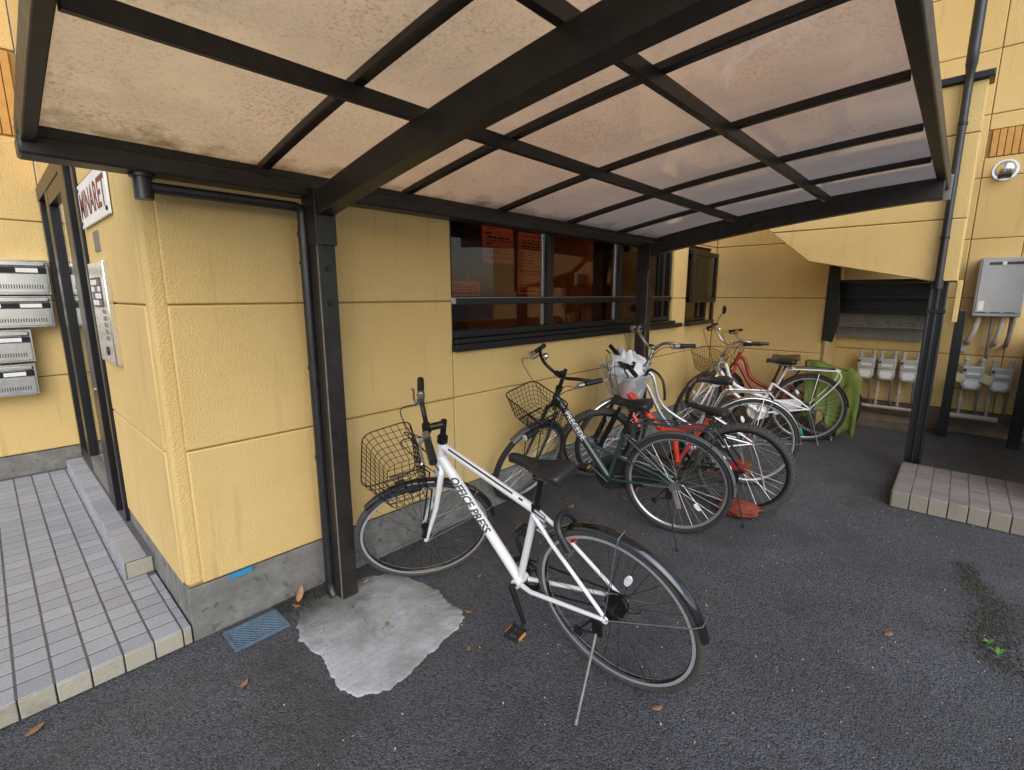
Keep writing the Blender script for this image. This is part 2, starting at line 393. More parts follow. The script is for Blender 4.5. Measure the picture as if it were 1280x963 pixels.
def tilefield(parent, x0, y0, nx, ny, z, mat, gap=.005, th=.012, px=.1, py=.1, vis=None, jit=.0006):
    meshes = []
    for k in range(5):
        b = MB(); j = [random.uniform(-jit, jit) for _ in range(4)]; e = .0022
        X0, X1, Y0, Y1 = gap / 2, px - gap / 2, gap / 2, py - gap / 2
        lo = [(X0, Y0, -th), (X1, Y0, -th), (X1, Y1, -th), (X0, Y1, -th)]
        mi = [(X0, Y0, -e + j[0]), (X1, Y0, -e + j[1]), (X1, Y1, -e + j[2]), (X0, Y1, -e + j[3])]
        hi = [(X0 + e, Y0 + e, j[0]), (X1 - e, Y0 + e, j[1]), (X1 - e, Y1 - e, j[2]), (X0 + e, Y1 - e, j[3])]
        me = bpy.data.meshes.new('tile'); fs = []
        for a in (0, 4):
            for i in range(4): fs.append((a + i, a + (i + 1) % 4, a + 4 + (i + 1) % 4, a + 4 + i))
        fs.append((8, 9, 10, 11)); me.from_pydata(lo + mi + hi, [], fs); me.materials.append(M[mat]); meshes.append(me)
    off = Vector((0, 0, 0)); q = parent
    while q: off += q.location; q = q.parent
    for i in range(nx):
        for jy in range(ny):
            if vis and not vis(i, jy): continue
            o = bpy.data.objects.new('tile', random.choice(meshes)); C.objects.link(o); o.parent = parent
            o.location = Vector((x0 + i * px, y0 + jy * py, z)) - off
ZP = .082
# porch: concrete body, tile field, tiled riser towards the yard
b = MB(); b.box(-3.2, -.004, .012, 3.10, -.05, ZP - .0014)
porch = tag(b.build('porch', 'grout', smooth=0), 'raised porch of square grey tiles before the entrance door', 'porch', kind='structure')
XJ = -.034                                     # x of the joint nearest the wall
tilefield(porch, XJ - .8, .0, 8, 30, ZP, 'tile', gap=.0065)
# cut strip of tiles next to the wall (y in front of the door step only)
tilefield(porch, XJ, .0, 1, 6, ZP, 'tile', px=.033)
b = MB()
for i in range(20):
    for jy in range(30):
        x = XJ - .9 - i * .1; y = jy * .1; b.box(x + .0025, x + .0975, y + .0025, y + .0975, ZP - .012, ZP)
tag(b.build('tiles_beyond', 'tile', porch, smooth=0), kind='stuff')
for i in range(32):
    x = XJ - .1 * i; b = MB(); b.box(x - .0975, x - .0025, -.004 + random.uniform(-.001, .001), .02, .004, ZP - .004)
    b.build('riser_tile', 'tile_edge', porch, bevel=.003)
b = MB(); b.box(XJ + .0025, -.003, -.003, .02, .004, ZP - .004); b.build('riser_tile', 'tile_edge', porch, bevel=.003)
# door step on the porch
b = MB(); b.box(-.118, .1, .64, 2.98, ZP, .1705)
dstep = tag(b.build('door_step', 'grout', smooth=0), 'low tiled step under the black entrance door', 'step', kind='structure')
tilefield(dstep, -.121, .64, 1, 23, .172, 'tile', px=.1)
for i in range(23):
    b = MB(); b.box(-.124, -.112, .64 + i * .1 + .0025, .64 + i * .1 + .0975, ZP + .003, .168); b.build('riser_tile', 'sign_white' if False else 'tile', dstep, bevel=.002)
b = MB(); b.box(-.112, -.006, .634, .645, ZP + .003, .166); b.build('end_tile', 'tile_edge', dstep, bevel=.002)
# tiled step by the stair
b = MB(); b.box(3.782, 4.60, -3.2, -2.086, -.05, .1182)
st = tag(b.build('stair_step', 'grout', smooth=0), 'low step with brownish grey tiles beside the black stair post', 'step', kind='structure')
tilefield(st, 3.775, -3.18, 8, 11, .12, 'tile_step', gap=.006)
for i in range(11):
    y = -2.08 - .1 * i; b = MB(); b.box(3.772, 3.79, y - .097, y - .003, .003, .115); b.build('riser_tile', 'tile_step_edge', st, bevel=.003)
for i in range(8):
    x = 3.775 + .1 * i; b = MB(); b.box(x + .003, x + .097, -2.09, -2.076, .003, .115); b.build('riser_tile', 'tile_step_edge', st, bevel=.003)

# ------------------------------------------------------------------ building
bld = thing('apartment_building', (0, 0, 0), 'yellow stucco apartment building with black windows, porch corner and stair wing', 'building')
ZR = [.25, .85, 1.45, 2.05, 2.65, 3.25, 3.85, 4.45, 5.05, 5.65, 6.25]
G = .0035
def panel(x0, x1, y0, y1, z0, z1, ax):
    # ax: axis of the visible normal; joints shrink the other two
    b = MB(); g = G
    if ax == 'y': b.box(x0 + g, x1 - g, y0, y1, z0 + g, z1 - g)
    else: b.box(x0, x1, y0 + g, y1 - g, z0 + g, z1 - g)
    return b.build('wall_panel', 'stucco', bld, bevel=.006)
def rows(z0, z1, cuts=ZR):
    zs = [z0] + [z for z in cuts if z0 + .02 < z < z1 - .02] + [z1]
    return list(zip(zs, zs[1:]))
def yface(x0, x1, y, z0, z1, t=.03):
    for a, c in rows(z0, z1): panel(x0, x1, y, y + t, a, c, 'y')
def xface(y0, y1, x, z0, z1, t=.03):
    for a, c in rows(z0, z1): panel(x, x + t, y0, y1, a, c, 'x')
TOP = 6.25; WX0, WX1, WZ0, WZ1 = 1.513, 4.60, 1.145, 2.36
SX0, SX1, SZ0, SZ1 = 4.93, 5.60, 1.145, 2.02
# cores behind the joints
def core(x0, x1, y0, y1, z0, z1, mat='joint', name='wall_core'):
    b = MB(); b.box(x0, x1, y0, y1, z0, z1); return b.build(name, mat, bld, smooth=0)
core(.012, WX0 - .004, .01, .18, .25, TOP)
core(WX0 - .004, 5.757, .01, .18, .25, WZ0 - .004)
core(WX0 - .004, WX1 + .004, .01, .18, WZ1 + .004, TOP)
core(WX1 + .004, SX0 - .004, .01, .18, WZ0 - .004, TOP)
core(SX0 - .004, SX1 + .004, .01, .18, SZ1 + .004, TOP)
core(SX1 + .004, 5.757, .01, .18, WZ0 - .004, TOP)
yface(.06, WX0, 0, .25, TOP)
yface(WX0, 3.325, 0, .25, WZ0); yface(3.325, 4.66, 0, .25, WZ0); yface(4.66, 5.757, 0, .25, WZ0)
yface(WX0, 3.325, 0, WZ1, TOP); yface(3.325, WX1, 0, WZ1, TOP)
yface(WX1, SX0, 0, WZ0, TOP); yface(SX0, SX1, 0, SZ1, TOP); yface(SX1, 5.757, 0, WZ0, TOP)
# corner moulding: recessed strip with rounded edges
b = MB(); b.box(.005, .075, .005, .075, .25, TOP); b.build('corner_trim', 'stucco', bld, bevel=.02, seg=4)
# side face of the corner (x = 0)
core(.010, .18, .012, 1.18, .25, TOP)
xface(.06, 1.20, 0, .25, TOP)
core(.012, .18, 1.20, 3.07, 2.33, TOP); xface(1.20, 3.07, 0, 2.30, TOP)
# foundation
fz = [(.012, 5.757, .004, .18), ]
b = MB(); b.box(.004, 5.757, .006, .18, -.1, .244); b.build('foundation', 'concrete', bld, bevel=.004)
b = MB(); b.box(.0045, .18, .18, 1.2, -.1, .243); b.build('foundation', 'concrete', bld, bevel=.004)
# entrance back wall (y = 3.07)
core(-3.2, .0, 3.082, 3.25, .25, TOP)
yface(-1.6, -.002, 3.07, .25, 2.65); yface(-1.6, -.002, 3.07, 3.25, TOP); yface(-3.2, -1.6, 3.07, .25, TOP)
b = MB(); b.box(-3.2, -.003, 3.06, 3.25, ZP - .02, .246); b.build('foundation', 'concrete', bld, bevel=.004)
def slats(x0, x1, ya, z0, z1, axis, pitch=.052):
    n = int((x1 - x0) / pitch)
    for i in range(n):
        b = MB(); a = x0 + i * pitch
        if axis == 'y': b.box(a + .003, a + pitch - .003, ya, ya + .03, z0, z1)
        else: b.box(ya, ya + .03, a + .003, a + pitch - .003, z0, z1)
        b.build('slat', 'slat_orange', bld, bevel=.004)
slats(-1.6, -.01, 3.068, 2.66, 3.24, 'y')
# far wall (x = 5.757)
core(5.768, 5.95, -1.20, 0.18, .25, TOP); xface(-1.20, 0.0, 5.757, .25, TOP)
b = MB(); b.box(5.762, 5.95, -1.198, .18, -.1, .246); b.build('foundation', 'concrete_brown', bld, bevel=.004)
b = MB(); b.box(5.96, 6.64, -1.197, -1.15, 0, TOP); b.build('return_wall', 'stucco', bld, smooth=0)
# service wall (x = 6.65)
core(6.662, 6.85, -4.6, -1.15, .25, TOP)
for a, c in ((-2.27, -1.15), (-2.66, -2.27), (-4.6, -2.66)):
    for z0, z1 in rows(.25, TOP):
        if c <= -2.27 and z0 < 2.7 and z1 > 2.7: panel(6.65, 6.68, a, c, z0, 2.84, 'x'); panel(6.65, 6.68, a, c, 3.10, 3.25, 'x')
        elif c <= -2.27 and 2.64 < z0 < 3.2:
            panel(6.65, 6.68, a, c, z0, 2.84, 'x'); panel(6.65, 6.68, a, c, 3.10, z1, 'x')
        else: panel(6.65, 6.68, a, c, z0, z1, 'x')
slats(-3.6, -2.275, 6.645, 2.845, 3.095, 'x')
b = MB(); b.box(6.645, 6.85, -4.6, -1.15, -.1, .246); b.build('foundation', 'concrete_brown', bld, bevel=.004)
# wall closing the stair passage on the right
PW = 1.12
core(4.06, 6.64, -3.08, -2.92, 0.1, PW - .01)
for a, c in ((4.05, 5.3), (5.3, 6.64)):
    for z0, z1 in rows(.10, PW): panel(a, c, -2.91, -2.88, z0, z1, 'y')
for z0, z1 in rows(.10, PW): panel(4.04, 4.07, -3.1, -2.915, z0, z1, 'x')

# ---- windows
def bar(x0, x1, y0, y1, z0, z1, par, name='frame_bar', mat='black_frame', bv=.003):
    b = MB(); b.box(x0, x1, y0, y1, z0, z1); return b.build(name, mat, par, bevel=bv)
# main window band
b = MB(); b.box(WX0 - .002, WX1 + .002, .03, .10, WZ0 + .075, WZ0 + .118)
win = b.build('window', 'black_frame', bld, bevel=.003)
bar(WX0 - .01, WX1 + .16, -.055, .09, WZ0 - .002, WZ0 + .042, win, 'sill')
bar(WX0, WX1 + .03, -.028, .10, WZ0 + .044, WZ0 + .072, win, 'sill_track')
bar(WX0 + .001, WX1, .03, .10, WZ1 - .05, WZ1 - .002, win)
bar(WX0 + .002, WX1 - .001, .020, .06, 1.425, 1.475, win, 'transom')
bar(WX0 + .003, WX1, .014, .019, 1.468, 1.472, win, 'transom_bead', 'silver_alu', .0005)
bar(WX0 - .004, WX0 + .03, -.004, .02, 1.432, 1.47, win, 'end_cap', 'silver_alu')
bar(WX0 + .002, WX0 + .03, .03, .098, WZ0 + .119, WZ1 - .051, win, 'jamb')
bar(WX1 - .05, WX1 - .002, .03, .098, WZ0 + .119, WZ1 - .051, win, 'jamb')
for x, wd in ((2.49, .065), (3.53, .05), (4.40, .05)):
    bar(x, x + wd, .0295, .099, WZ0 + .119, WZ1 - .051, win, 'mullion')
    bar(x - .035, x - .005, .062, .09, WZ0 + .119, WZ1 - .051, win, 'sash_stile', 'silver_alu' if wd > .06 or x < 4 else 'black_frame')
ed = [WX0 + .03, 2.49, 2.555, 3.53, 3.58, 4.40, 4.45, WX1 - .05]
for i in range(0, 8, 2):
    for z0, z1 in ((WZ0 + .118, 1.426), (1.474, WZ1 - .05)):
        b = MB(); b.box(ed[i], ed[i + 1], .072, .076, z0, z1); b.build('pane', 'glass_bronze', win, smooth=0)
b = MB(); b.box(WX1 + .0, WX1 + .004, .03, .18, WZ0, WZ1); b.build('reveal', 'stucco', win, smooth=0)
# small window, its sash standing open on the outside
b = MB(); b.box(SX0, SX1, .03, .09, SZ1 - .05, SZ1 - .002)
w2 = b.build('window', 'black_frame', bld, bevel=.003)
bar(SX0 - .01, SX1 + .06, -.06, .09, SZ0 - .002, SZ0 + .045, w2, 'sill')
bar(SX0 + .001, SX0 + .04, .03, .088, SZ0 + .05, SZ1 - .051, w2, 'jamb')
bar(SX1 - .04, SX1 - .001, .03, .088, SZ0 + .05, SZ1 - .051, w2, 'jamb')
bar(SX0 + .04, SX1 - .04, .03, .088, SZ0 + .046, SZ0 + .08, w2)
b = MB(); b.box(SX0 + .04, SX1 - .04, .058, .062, SZ0 + .08, SZ1 - .05); b.build('pane', 'glass_bronze', w2, smooth=0)
for (x0, x1, z0, z1) in ((SX0 + .0, SX1 + .03, SZ1 - .105, SZ1 - .055), (SX0 + .0, SX1 + .03, 1.40, 1.45), (SX0 + .0, SX0 + .05, 1.45, SZ1 - .105), (SX1 - .02, SX1 + .03, 1.45, SZ1 - .105)):
    bar(x0 + .001, x1 - .001, -.075, -.035, z0, z1, w2, 'shutter_bar')
b = MB(); b.box(SX0 + .05, SX1 - .02, -.058, -.052, 1.45, SZ1 - .105); b.build('frosted_pane', 'glass_frost', w2, smooth=0)
for x in (SX0 + .02, SX1 - .0):
    b = MB(); b.tube([(x, -.05, SZ1 - .08), (x, .05, SZ1 - .08)], .012, 8); b.build('hinge_arm', 'black_frame', w2)
bar(SX1 - .01, SX1 + .02, -.05, -.02, SZ0 + .045, 1.41, w2, 'side_rail')
# ---- entrance door in the x = 0 wall
b = MB(); b.box(-.02, .10, 1.201, 3.055, 2.20, 2.298)
door = b.build('entrance_door', 'black_frame', bld, bevel=.003)
def dbar(y0, y1, z0, z1, x0=-.015, x1=.09, name='door_post', mat='black_frame'):
    b = MB(); b.box(x0, x1, y0, y1, z0, z1); return b.build(name, mat, door, bevel=.003)
dbar(1.202, 1.26, .172, 2.20); dbar(2.98, 3.054, .172, 2.20)
dbar(1.262, 1.30, .172, 2.20, .0, .03, 'door_track', 'pipe_grey'); dbar(1.33, 1.37, .172, 2.20, .01, .05, 'door_track', 'black_frame')
leaf = dbar(1.42, 1.62, .174, 2.198, -.028, .055, 'leaf_stile')
dbar(2.44, 2.58, .174, 2.198, -.016, .05, 'leaf_stile')
dbar(1.621, 2.439, 2.10, 2.198, -.014, .045, 'leaf_rail'); dbar(1.621, 2.439, .176, .29, -.014, .045, 'leaf_rail', 'pipe_grey')
dbar(2.581, 2.979, .176, .24, -.01, .045, 'leaf_rail'); dbar(1.37, 1.42, .176, 2.2, .055, .06, 'leaf_rail')
for y0, y1 in ((1.621, 2.439), (2.581, 2.979)):
    b = MB(); b.box(.012, .017, y0, y1, .24, 2.12); b.build('pane', 'glass_clear', door, smooth=0)
b = MB(); b.disc((-.031, 1.50, .93), .016, .008, 'x', 16); b.build('lock_cylinder', 'chrome', door)
b = MB(); b.box(-.004, .004, 1.285, 1.300, 1.02, 1.16); b.build('strike_plate', 'steel', door)
# ---- rooms behind the glass
b = MB(); b.box(.2, 5.7, .2, 2.9, .14, .16); b.build('hall_floor', 'interior_floor', bld, smooth=0)
b = MB(); b.box(.2, 5.7, .2, 2.9, 2.45, 2.5); b.build('hall_ceiling', 'interior_white', bld, smooth=0)
b = MB(); b.box(.2, 5.7, 2.9, 2.95, .16, 2.45); b.build('hall_wall', 'interior_orange', bld, smooth=0)
b = MB(); b.box(5.65, 5.7, .2, 2.9, .16, 2.45); b.build('hall_wall', 'interior_orange', bld, smooth=0)
b = MB(); b.box(3.72, 3.80, .5, 2.9, .16, 2.45); b.build('hall_partition', 'interior_orange', bld, smooth=0)
for (x0, x1, y, z1, mat) in ((2.95, 3.65, 2.86, 2.1, 'interior_dark'), (4.5, 5.2, 2.86, 2.1, 'interior_dark'), (3.85, 4.3, 2.86, 2.2, 'interior_dark')):
    b = MB(); b.box(x0, x1, y, y + .05, .16, z1); dd = b.build('hall_door', mat, bld, bevel=.004)
    b = MB(); b.tube([(x0 + .08, y - .04, 1.05), (x0 + .2, y - .04, 1.05)], .012, 8); b.build('handle', 'brass', dd)
for x in (2.1, 2.75):
    b = MB(); b.box(x, x + .07, 1.3, 1.37, .16, 2.45); b.build('hall_post', 'interior_dark', bld, bevel=.003)
b = MB(); b.box(2.17, 2.75, 1.32, 1.35, .16, 1.95); b.build('hall_screen', 'interior_dark', bld, bevel=.003)

# ------------------------------------------------------------------ staircase wing
stc = thing('staircase', (4.65, -1.6, 0), 'outdoor staircase with yellow sloping balustrade wall and dark steel treads', 'staircase')
SX = 4.65
poly = [(-.62, 2.285), (-1.222, 1.775), (-2.10, 1.585), (-2.232, 1.59), (-2.232, 3.0), (-.62, 3.0)]
low = [q for q in poly if q[1] < 2.046]
def sp(polyg):
    b = MB(); b.prism(polyg, 0, SX, SX + .14); return b.build('balustrade_panel', 'stucco', stc, bevel=.006)
sp([(-.909, 2.0465), (-1.222, 1.779), (-2.10, 1.585), (-2.232, 1.59), (-2.232, 2.0465)])
sp([(-.62, 2.29), (-.902, 2.0535), (-2.232, 2.0535), (-2.232, 2.646), (-.62, 2.646)])
sp([(-.62, 2.654), (-2.232, 2.654), (-2.232, 3.0), (-.62, 3.0)])
b = MB(); b.prism([(-.63, 2.29), (-.9, 2.056), (-1.222, 1.786), (-2.10, 1.592), (-2.225, 1.597), (-2.225, 2.99), (-.63, 2.99)], 0, SX + .012, SX + .128); b.build('balustrade_core', 'joint', stc, smooth=0)
b = MB(); b.box(SX - .03, SX + .17, -2.262, -.6, 3.003, 3.055); b.build('coping', 'black_frame', stc, bevel=.008)
b = MB(); b.box(SX + .14, 5.95, -2.228, -2.10, 1.60, 2.99); b.build('landing_wall', 'stucco', stc, smooth=0)
b = MB(); b.box(SX + .145, 6.64, -2.10, -1.21, 2.02, 2.14); b.build('landing_slab', 'concrete', stc, smooth=0)
b = MB(); b.prism([(-1.21, 1.0), (-1.30, .98), (-1.34, 1.2), (-1.30, 1.80), (-1.21, 1.82)], 0, 5.72, 5.78); b.build('stringer', 'black_frame', stc, bevel=.004)
b = MB(); b.prism([(-2.06, 1.2), (-2.12, 1.2), (-2.12, 1.75), (-2.06, 1.75)], 0, 5.72, 5.78); b.build('stringer', 'black_frame', stc, bevel=.004)
for i, (x, z) in enumerate([(5.82, 1.62), (6.0, 1.46), (6.18, 1.30), (6.36, 1.16)]):
    b = MB(); b.box(x, x + .22, -2.08, -1.215, z - .015, z + .02); b.build('tread', 'black_frame' if i < 3 else 'concrete', stc, bevel=.003)
    b = MB(); b.box(x + .2, x + .215, -2.08, -1.215, z - .18, z - .016); b.build('riser', 'black_metal' if i < 2 else 'pipe_grey', stc, smooth=0)
b = MB(); b.box(6.30, 6.38, -2.33, -2.25, .0, 1.32); b.build('inner_post', 'black_frame', stc, bevel=.004)
b = MB(); b.box(5.97, 6.3, -2.265, -2.225, 1.22, 1.62); b.build('hanger', 'stucco', stc, bevel=.004)
# post under the landing corner: channel section with ribs
b = MB(); b.box(4.70, 4.80, -2.19, -2.08, 0, 1.60); po = b.build('post', 'black_frame', stc, bevel=.004)
for y in (-2.182, -2.135, -2.091):
    b = MB(); b.box(4.685, 4.705, y - .009, y + .009, 0.0, 1.595); b.build('post_rib', 'pipe_black', po, bevel=.003)
b = MB(); b.box(4.678, 4.71, -2.196, -2.074, 1.34, 1.37); b.build('post_clip', 'black_metal', po, bevel=.003)
# downpipe of the stair wing
dp = thing('downpipe', (4.60, -2.12, 1.55), 'glossy black rain downpipe running up the yellow balustrade wall', 'downpipe')
b = MB(); b.tube([(4.605, -2.128, 1.55), (4.605, -2.125, 2.98)], .026, 14); b.build('pipe', 'pipe_black', dp)
b = MB(); b.tube([(4.605, -2.125, 2.96), (4.602, -2.125, 3.06), (4.59, -2.125, 3.10), (4.58, -2.125, 3.2), (4.58, -2.125, 6.2)], [.027, .028, .035, .035, .035], 14); b.build('upper_pipe', 'pipe_black', dp)
b = MB(); b.tube([(4.605, -2.128, 1.53), (4.605, -2.128, 1.60)], .031, 14); b.build('socket', 'pipe_black', dp)
for z in (1.9, 2.7):
    b = MB(); b.tube([(4.605, -2.127, z), (4.605, -2.127, z + .02)], .030, 14); b.box(4.60, 4.655, -2.132, -2.12, z, z + .02); b.build('bracket', 'black_metal', dp)
b = MB(); b.box(6.18, 6.26, -2.865, -2.775, 0, 3.0); tag(b.build('steel_post', 'black_frame', bevel=.004), 'black square steel post standing next to the gas meters at the passage wall', 'post')

# ------------------------------------------------------------------ carport
cp = thing('carport', (.63, -.15, 0), 'bicycle carport with arched dark metal frame and brown translucent roof', 'carport')
def zr(s): return 1.962 + .197 * s - .0375 * s * s
RX = [-.245, .425, 1.122, 1.827, 2.54, 3.26, 3.96]
def sweepbox(x0, x1, s0, s1, lo, hi, name, mat, n=16, bevel=.004):
    rings = []
    for i in range(n + 1):
        s = s0 + (s1 - s0) * i / n; z = zr(s); l = lo(s) if callable(lo) else lo; h = hi(s) if callable(hi) else hi
        rings.append([(x0, -s, z + l), (x1, -s, z + l), (x1, -s, z + h), (x0, -s, z + h)])
    return MB().loft(rings).build(name, mat, cp, bevel=bevel, smooth=30)
for i, x in enumerate(RX[1:-1]): sweepbox(x - .018, x + .018, .10, 2.06, 0, .030, 'rib', 'dark_alu')
sweepbox(-.286, -.250, .06, 2.10, -.055, .05, 'end_fascia', 'beam_metal')
sweepbox(3.955, 4.0, .06, 2.10, -.055, .05, 'end_fascia', 'beam_metal')
for x0 in (.588, 3.602):
    sweepbox(x0, x0 + .075, .20, 2.12, lambda s: -.185 + .016 * s, lambda s: -.085 + .02 * s, 'arched_beam', 'beam_metal', 20)
    # beam sits .09 under the ribs: purlin height
    x1 = x0 + .078
    b = MB(); b.box(x0 - .004, x1, -.212, -.105, -.02, 1.94); p_ = b.build('post', 'beam_metal', cp, bevel=.004)
    b = MB(); b.box(x0 - .010, x1 + .006, -.222, -.10, 1.70, 1.935); b.build('post_bracket', 'dark_alu', p_, bevel=.003)
    for z in (1.45, 1.60):
        b = MB(); b.disc((x0 + .037, -.214, z), .011, .008, 'y', 12); b.build('bolt', 'black_metal', p_)
    b = MB(); b.box(x0 - .0075, x0 - .0035, -.214, -.208, .0, 1.93); b.build('edge_strip', 'pipe_grey', p_, smooth=0)
    b = MB(); b.box(x0 - .007, x0 - .003, -.165, -.150, .1, 1.62); b.build('slot_strip', 'dark_alu', p_, smooth=0)
for s in (.855, 1.485):
    b = MB(); z = zr(s); b.prism([(-s - .016, z - .046), (-s + .016, z - .042), (-s + .016, z - .002), (-s - .016, z + .006)], 0, -.244, 3.954); b.build('purlin', 'dark_alu', cp, bevel=.003)
b = MB(); b.box(-.293, 4.0, -.165, -.055, 1.905, 1.962); gut = b.build('gutter', 'beam_metal', cp, bevel=.008)
b = MB(); b.box(-.290, 3.997, -.145, -.075, 1.963, 1.998); b.build('gutter_lip', 'dark_alu', gut, bevel=.003)
b = MB(); b.box(-.293, 4.0, -2.130, -2.078, 2.165, 2.255); b.build('front_beam', 'beam_metal', cp, bevel=.008)
b = MB(); b.box(3.99, 4.012, -2.142, -2.03, 2.10, 2.26); b.build('corner_plate', 'pipe_grey', cp, bevel=.003)
for i in range(6):
    x0, x1 = RX[i] - .004, RX[i + 1] + .004 if i == 5 else RX[i + 1] - .006
    v = []; f = []; n = 18
    for k in range(n + 1):
        s = .06 + (2.08 - .06) * k / n; z = zr(s) + .033
        for dz in (0, .003):
            v += [(x0, -s, z + dz), (x1, -s, z + dz)]
    for k in range(n):
        a = 4 * k; c = a + 4
        f += [(a, a + 1, c + 1, c), (a + 2, c + 2, c + 3, a + 3), (a, c, c + 2, a + 2), (a + 1, a + 3, c + 3, c + 1)]
    f += [(0, 2, 3, 1), (4 * n, 4 * n + 1, 4 * n + 3, 4 * n + 2)]
    MB().add(v, f).build('roof_panel', 'polycarbonate', cp, smooth=30)
# carport drainpipe
dr = thing('drainpipe', (.575, -.11, 0), 'dark drainpipe from the carport gutter down the ribbed post', 'drainpipe')
b = MB(); b.tube([(.012, -.115, 1.90), (.012, -.115, 1.82)], .030, 16); b.build('outlet', 'pipe_black', dr)
b = MB(); b.tube([(.012, -.115, 1.905), (.012, -.115, 1.893)], .040, 16); b.build('flange', 'pipe_black', dr)
b = MB(); b.tube([(.012, -.115, 1.862), (.54, -.115, 1.862)] + [(.54 + .032 * math.sin(a), -.115, 1.83 + .032 * math.cos(a)) for a in (.3, .6, .9, 1.2, 1.5)] + [(.572, -.115, 1.75)], .0205, 12); b.build('upper_pipe', 'pipe_black', dr)
b = MB(); b.tube([(.572, -.115, 1.79), (.572, -.115, .10), (.572, -.118, .05)], .0225, 14); b.build('pipe', 'pipe_black', dr)
b = MB(); b.tube([(.572, -.118, .07), (.572, -.125, .03), (.575, -.15, .005)], .026, 14); b.build('foot_elbow', 'pipe_black', dr)
for z in (1.74, 1.62, 1.15, .72):
    b = MB(); b.tube([(.572, -.115, z), (.572, -.115, z + .016)], .0265, 14); b.box(.572, .60, -.122, -.108, z, z + .016); b.build('bracket', 'pipe_black', dr)

# ------------------------------------------------------------------ bicycles
HA = R(70)
AX = Vector((-math.cos(HA), 0, math.sin(HA)))
def wheel(root, hub, S4, Rw, rt, rimmat, spokemat, tyremat, nsp=32, cog=None, disc=None, knob=False, refl=True, hubmat='black_metal', rimw=.011):
    Rr = Rw - 2 * rt + .004
    b = MB(); b.lathe([(Rr + .005, -rimw), (Rr + .005, rimw), (Rr - .007, rimw), (Rr - .015, rimw * .4), (Rr - .015, -rimw * .4), (Rr - .007, -rimw)], n=72)
    wh = b.build('wheel', rimmat, root, world=False, smooth=35)
    wh.matrix_local = S4 @ Matrix.Translation(hub)
    prof = [(Rw - rt + rt * math.cos(a), rt * 1.02 * math.sin(a)) for a in [2 * math.pi * k / 12 for k in range(12)]]
    b = MB(); b.lathe(prof, n=80)
    if knob:
        for k in range(70):
            a = 2 * math.pi * k / 70
            for s in (-1, 0, 1):
                ca, sa = math.cos(a + s * .02), math.sin(a + s * .02); rr = Rw - (.004 if s else .0005)
                b.obox((rr * ca, s * rt * .62, rr * sa), (ca, 0, sa), (0, 1, 0), (-sa, 0, ca), .007, .010, .013)
    b.build('tyre', tyremat, wh, world=False, smooth=50)
    b = MB(); fl = .021
    b.lathe([(.0005, -.05), (.006, -.05), (.006, -.034), (fl, -.034), (fl, -.030), (.013, -.027), (.013, .027), (fl, .030), (fl, .034), (.006, .034), (.006, .05), (.0005, .05)], n=24)
    b.build('hub', hubmat, wh, world=False)
    b = MB()
    for k in range(nsp):
        a = 2 * math.pi * k / nsp; s = 1 if k % 2 else -1; d = .42 if (k // 2) % 2 else -.42
        p0 = Vector((fl * .9 * math.cos(a + d * 2.2), s * .032, fl * .9 * math.sin(a + d * 2.2)))
        p1 = Vector(((Rr - .014) * math.cos(a), s * .003, (Rr - .014) * math.sin(a)))
        b.tube([p0, p1], .00105, 4, cap=False)
        q = p1.lerp(p0, .05); b.tube([p1, q], .0017, 5)
    tag(b.build('spokes', spokemat, wh, world=False), kind='stuff')
    if refl:
        a = refl if isinstance(refl, float) else 2.2; rr = Rr * .62
        b = MB(); c = Vector((rr * math.cos(a), .012, rr * math.sin(a)))
        ring = []
        for h, sc in ((-.004, .9), (0, 1), (.004, .9)):
            ring.append([c + Vector((math.cos(a), 0, math.sin(a))) * (.028 * sc * math.cos(t)) + Vector((-math.sin(a), 0, math.cos(a))) * (.014 * sc * math.sin(t)) + Vector((0, h, 0)) for t in [2 * math.pi * k / 16 for k in range(16)]])
        b.loft(ring); b.build('reflector', 'reflector_white', wh, world=False)
    if cog:
        b = MB()
        for k in range(cog[0]): b.disc((0, -.024 - .0045 * k, 0), cog[1] - .0035 * k, .002, 'y', 36)
        b.build('sprocket', cog[2], wh, world=False)
    if disc:
        b = MB(); b.disc((0, .036, 0), disc, .002, 'y', 36); b.build('brake_rotor', 'steel', wh, world=False)
    return wh
def fender(root, hub, S4, rf, a0, a1, w, mat, drop=.012, name='fender', n=26):
    b = MB(); m = 7
    for layer, dr in ((0, 0), (1, -.0016)):
        for i in range(n + 1):
            a = a0 + (a1 - a0) * i / n
            for j in range(m):
                y = -w / 2 + w * j / (m - 1); r = rf + dr - drop * (2 * y / w) ** 2
                b.v.append(Vector((hub[0] + r * math.cos(a), y, hub[2] + r * math.sin(a))))
    N = (n + 1) * m
    for i in range(n):
        for j in range(m - 1):
            q = i * m + j; b.f.append((q, q + 1, q + m + 1, q + m)); b.f.append((N + q, N + q + m, N + q + m + 1, N + q + 1))
    for i in range(n):
        for j in (0, m - 1):
            q = i * m + j; b.f.append((q, q + m, N + q + m, N + q))
    for i in (0, n):
        for j in range(m - 1):
            q = i * m + j; b.f.append((q, q + 1, N + q + 1, N + q))
    b.xf(S4); return b.build(name, mat, root, world=False, smooth=50)
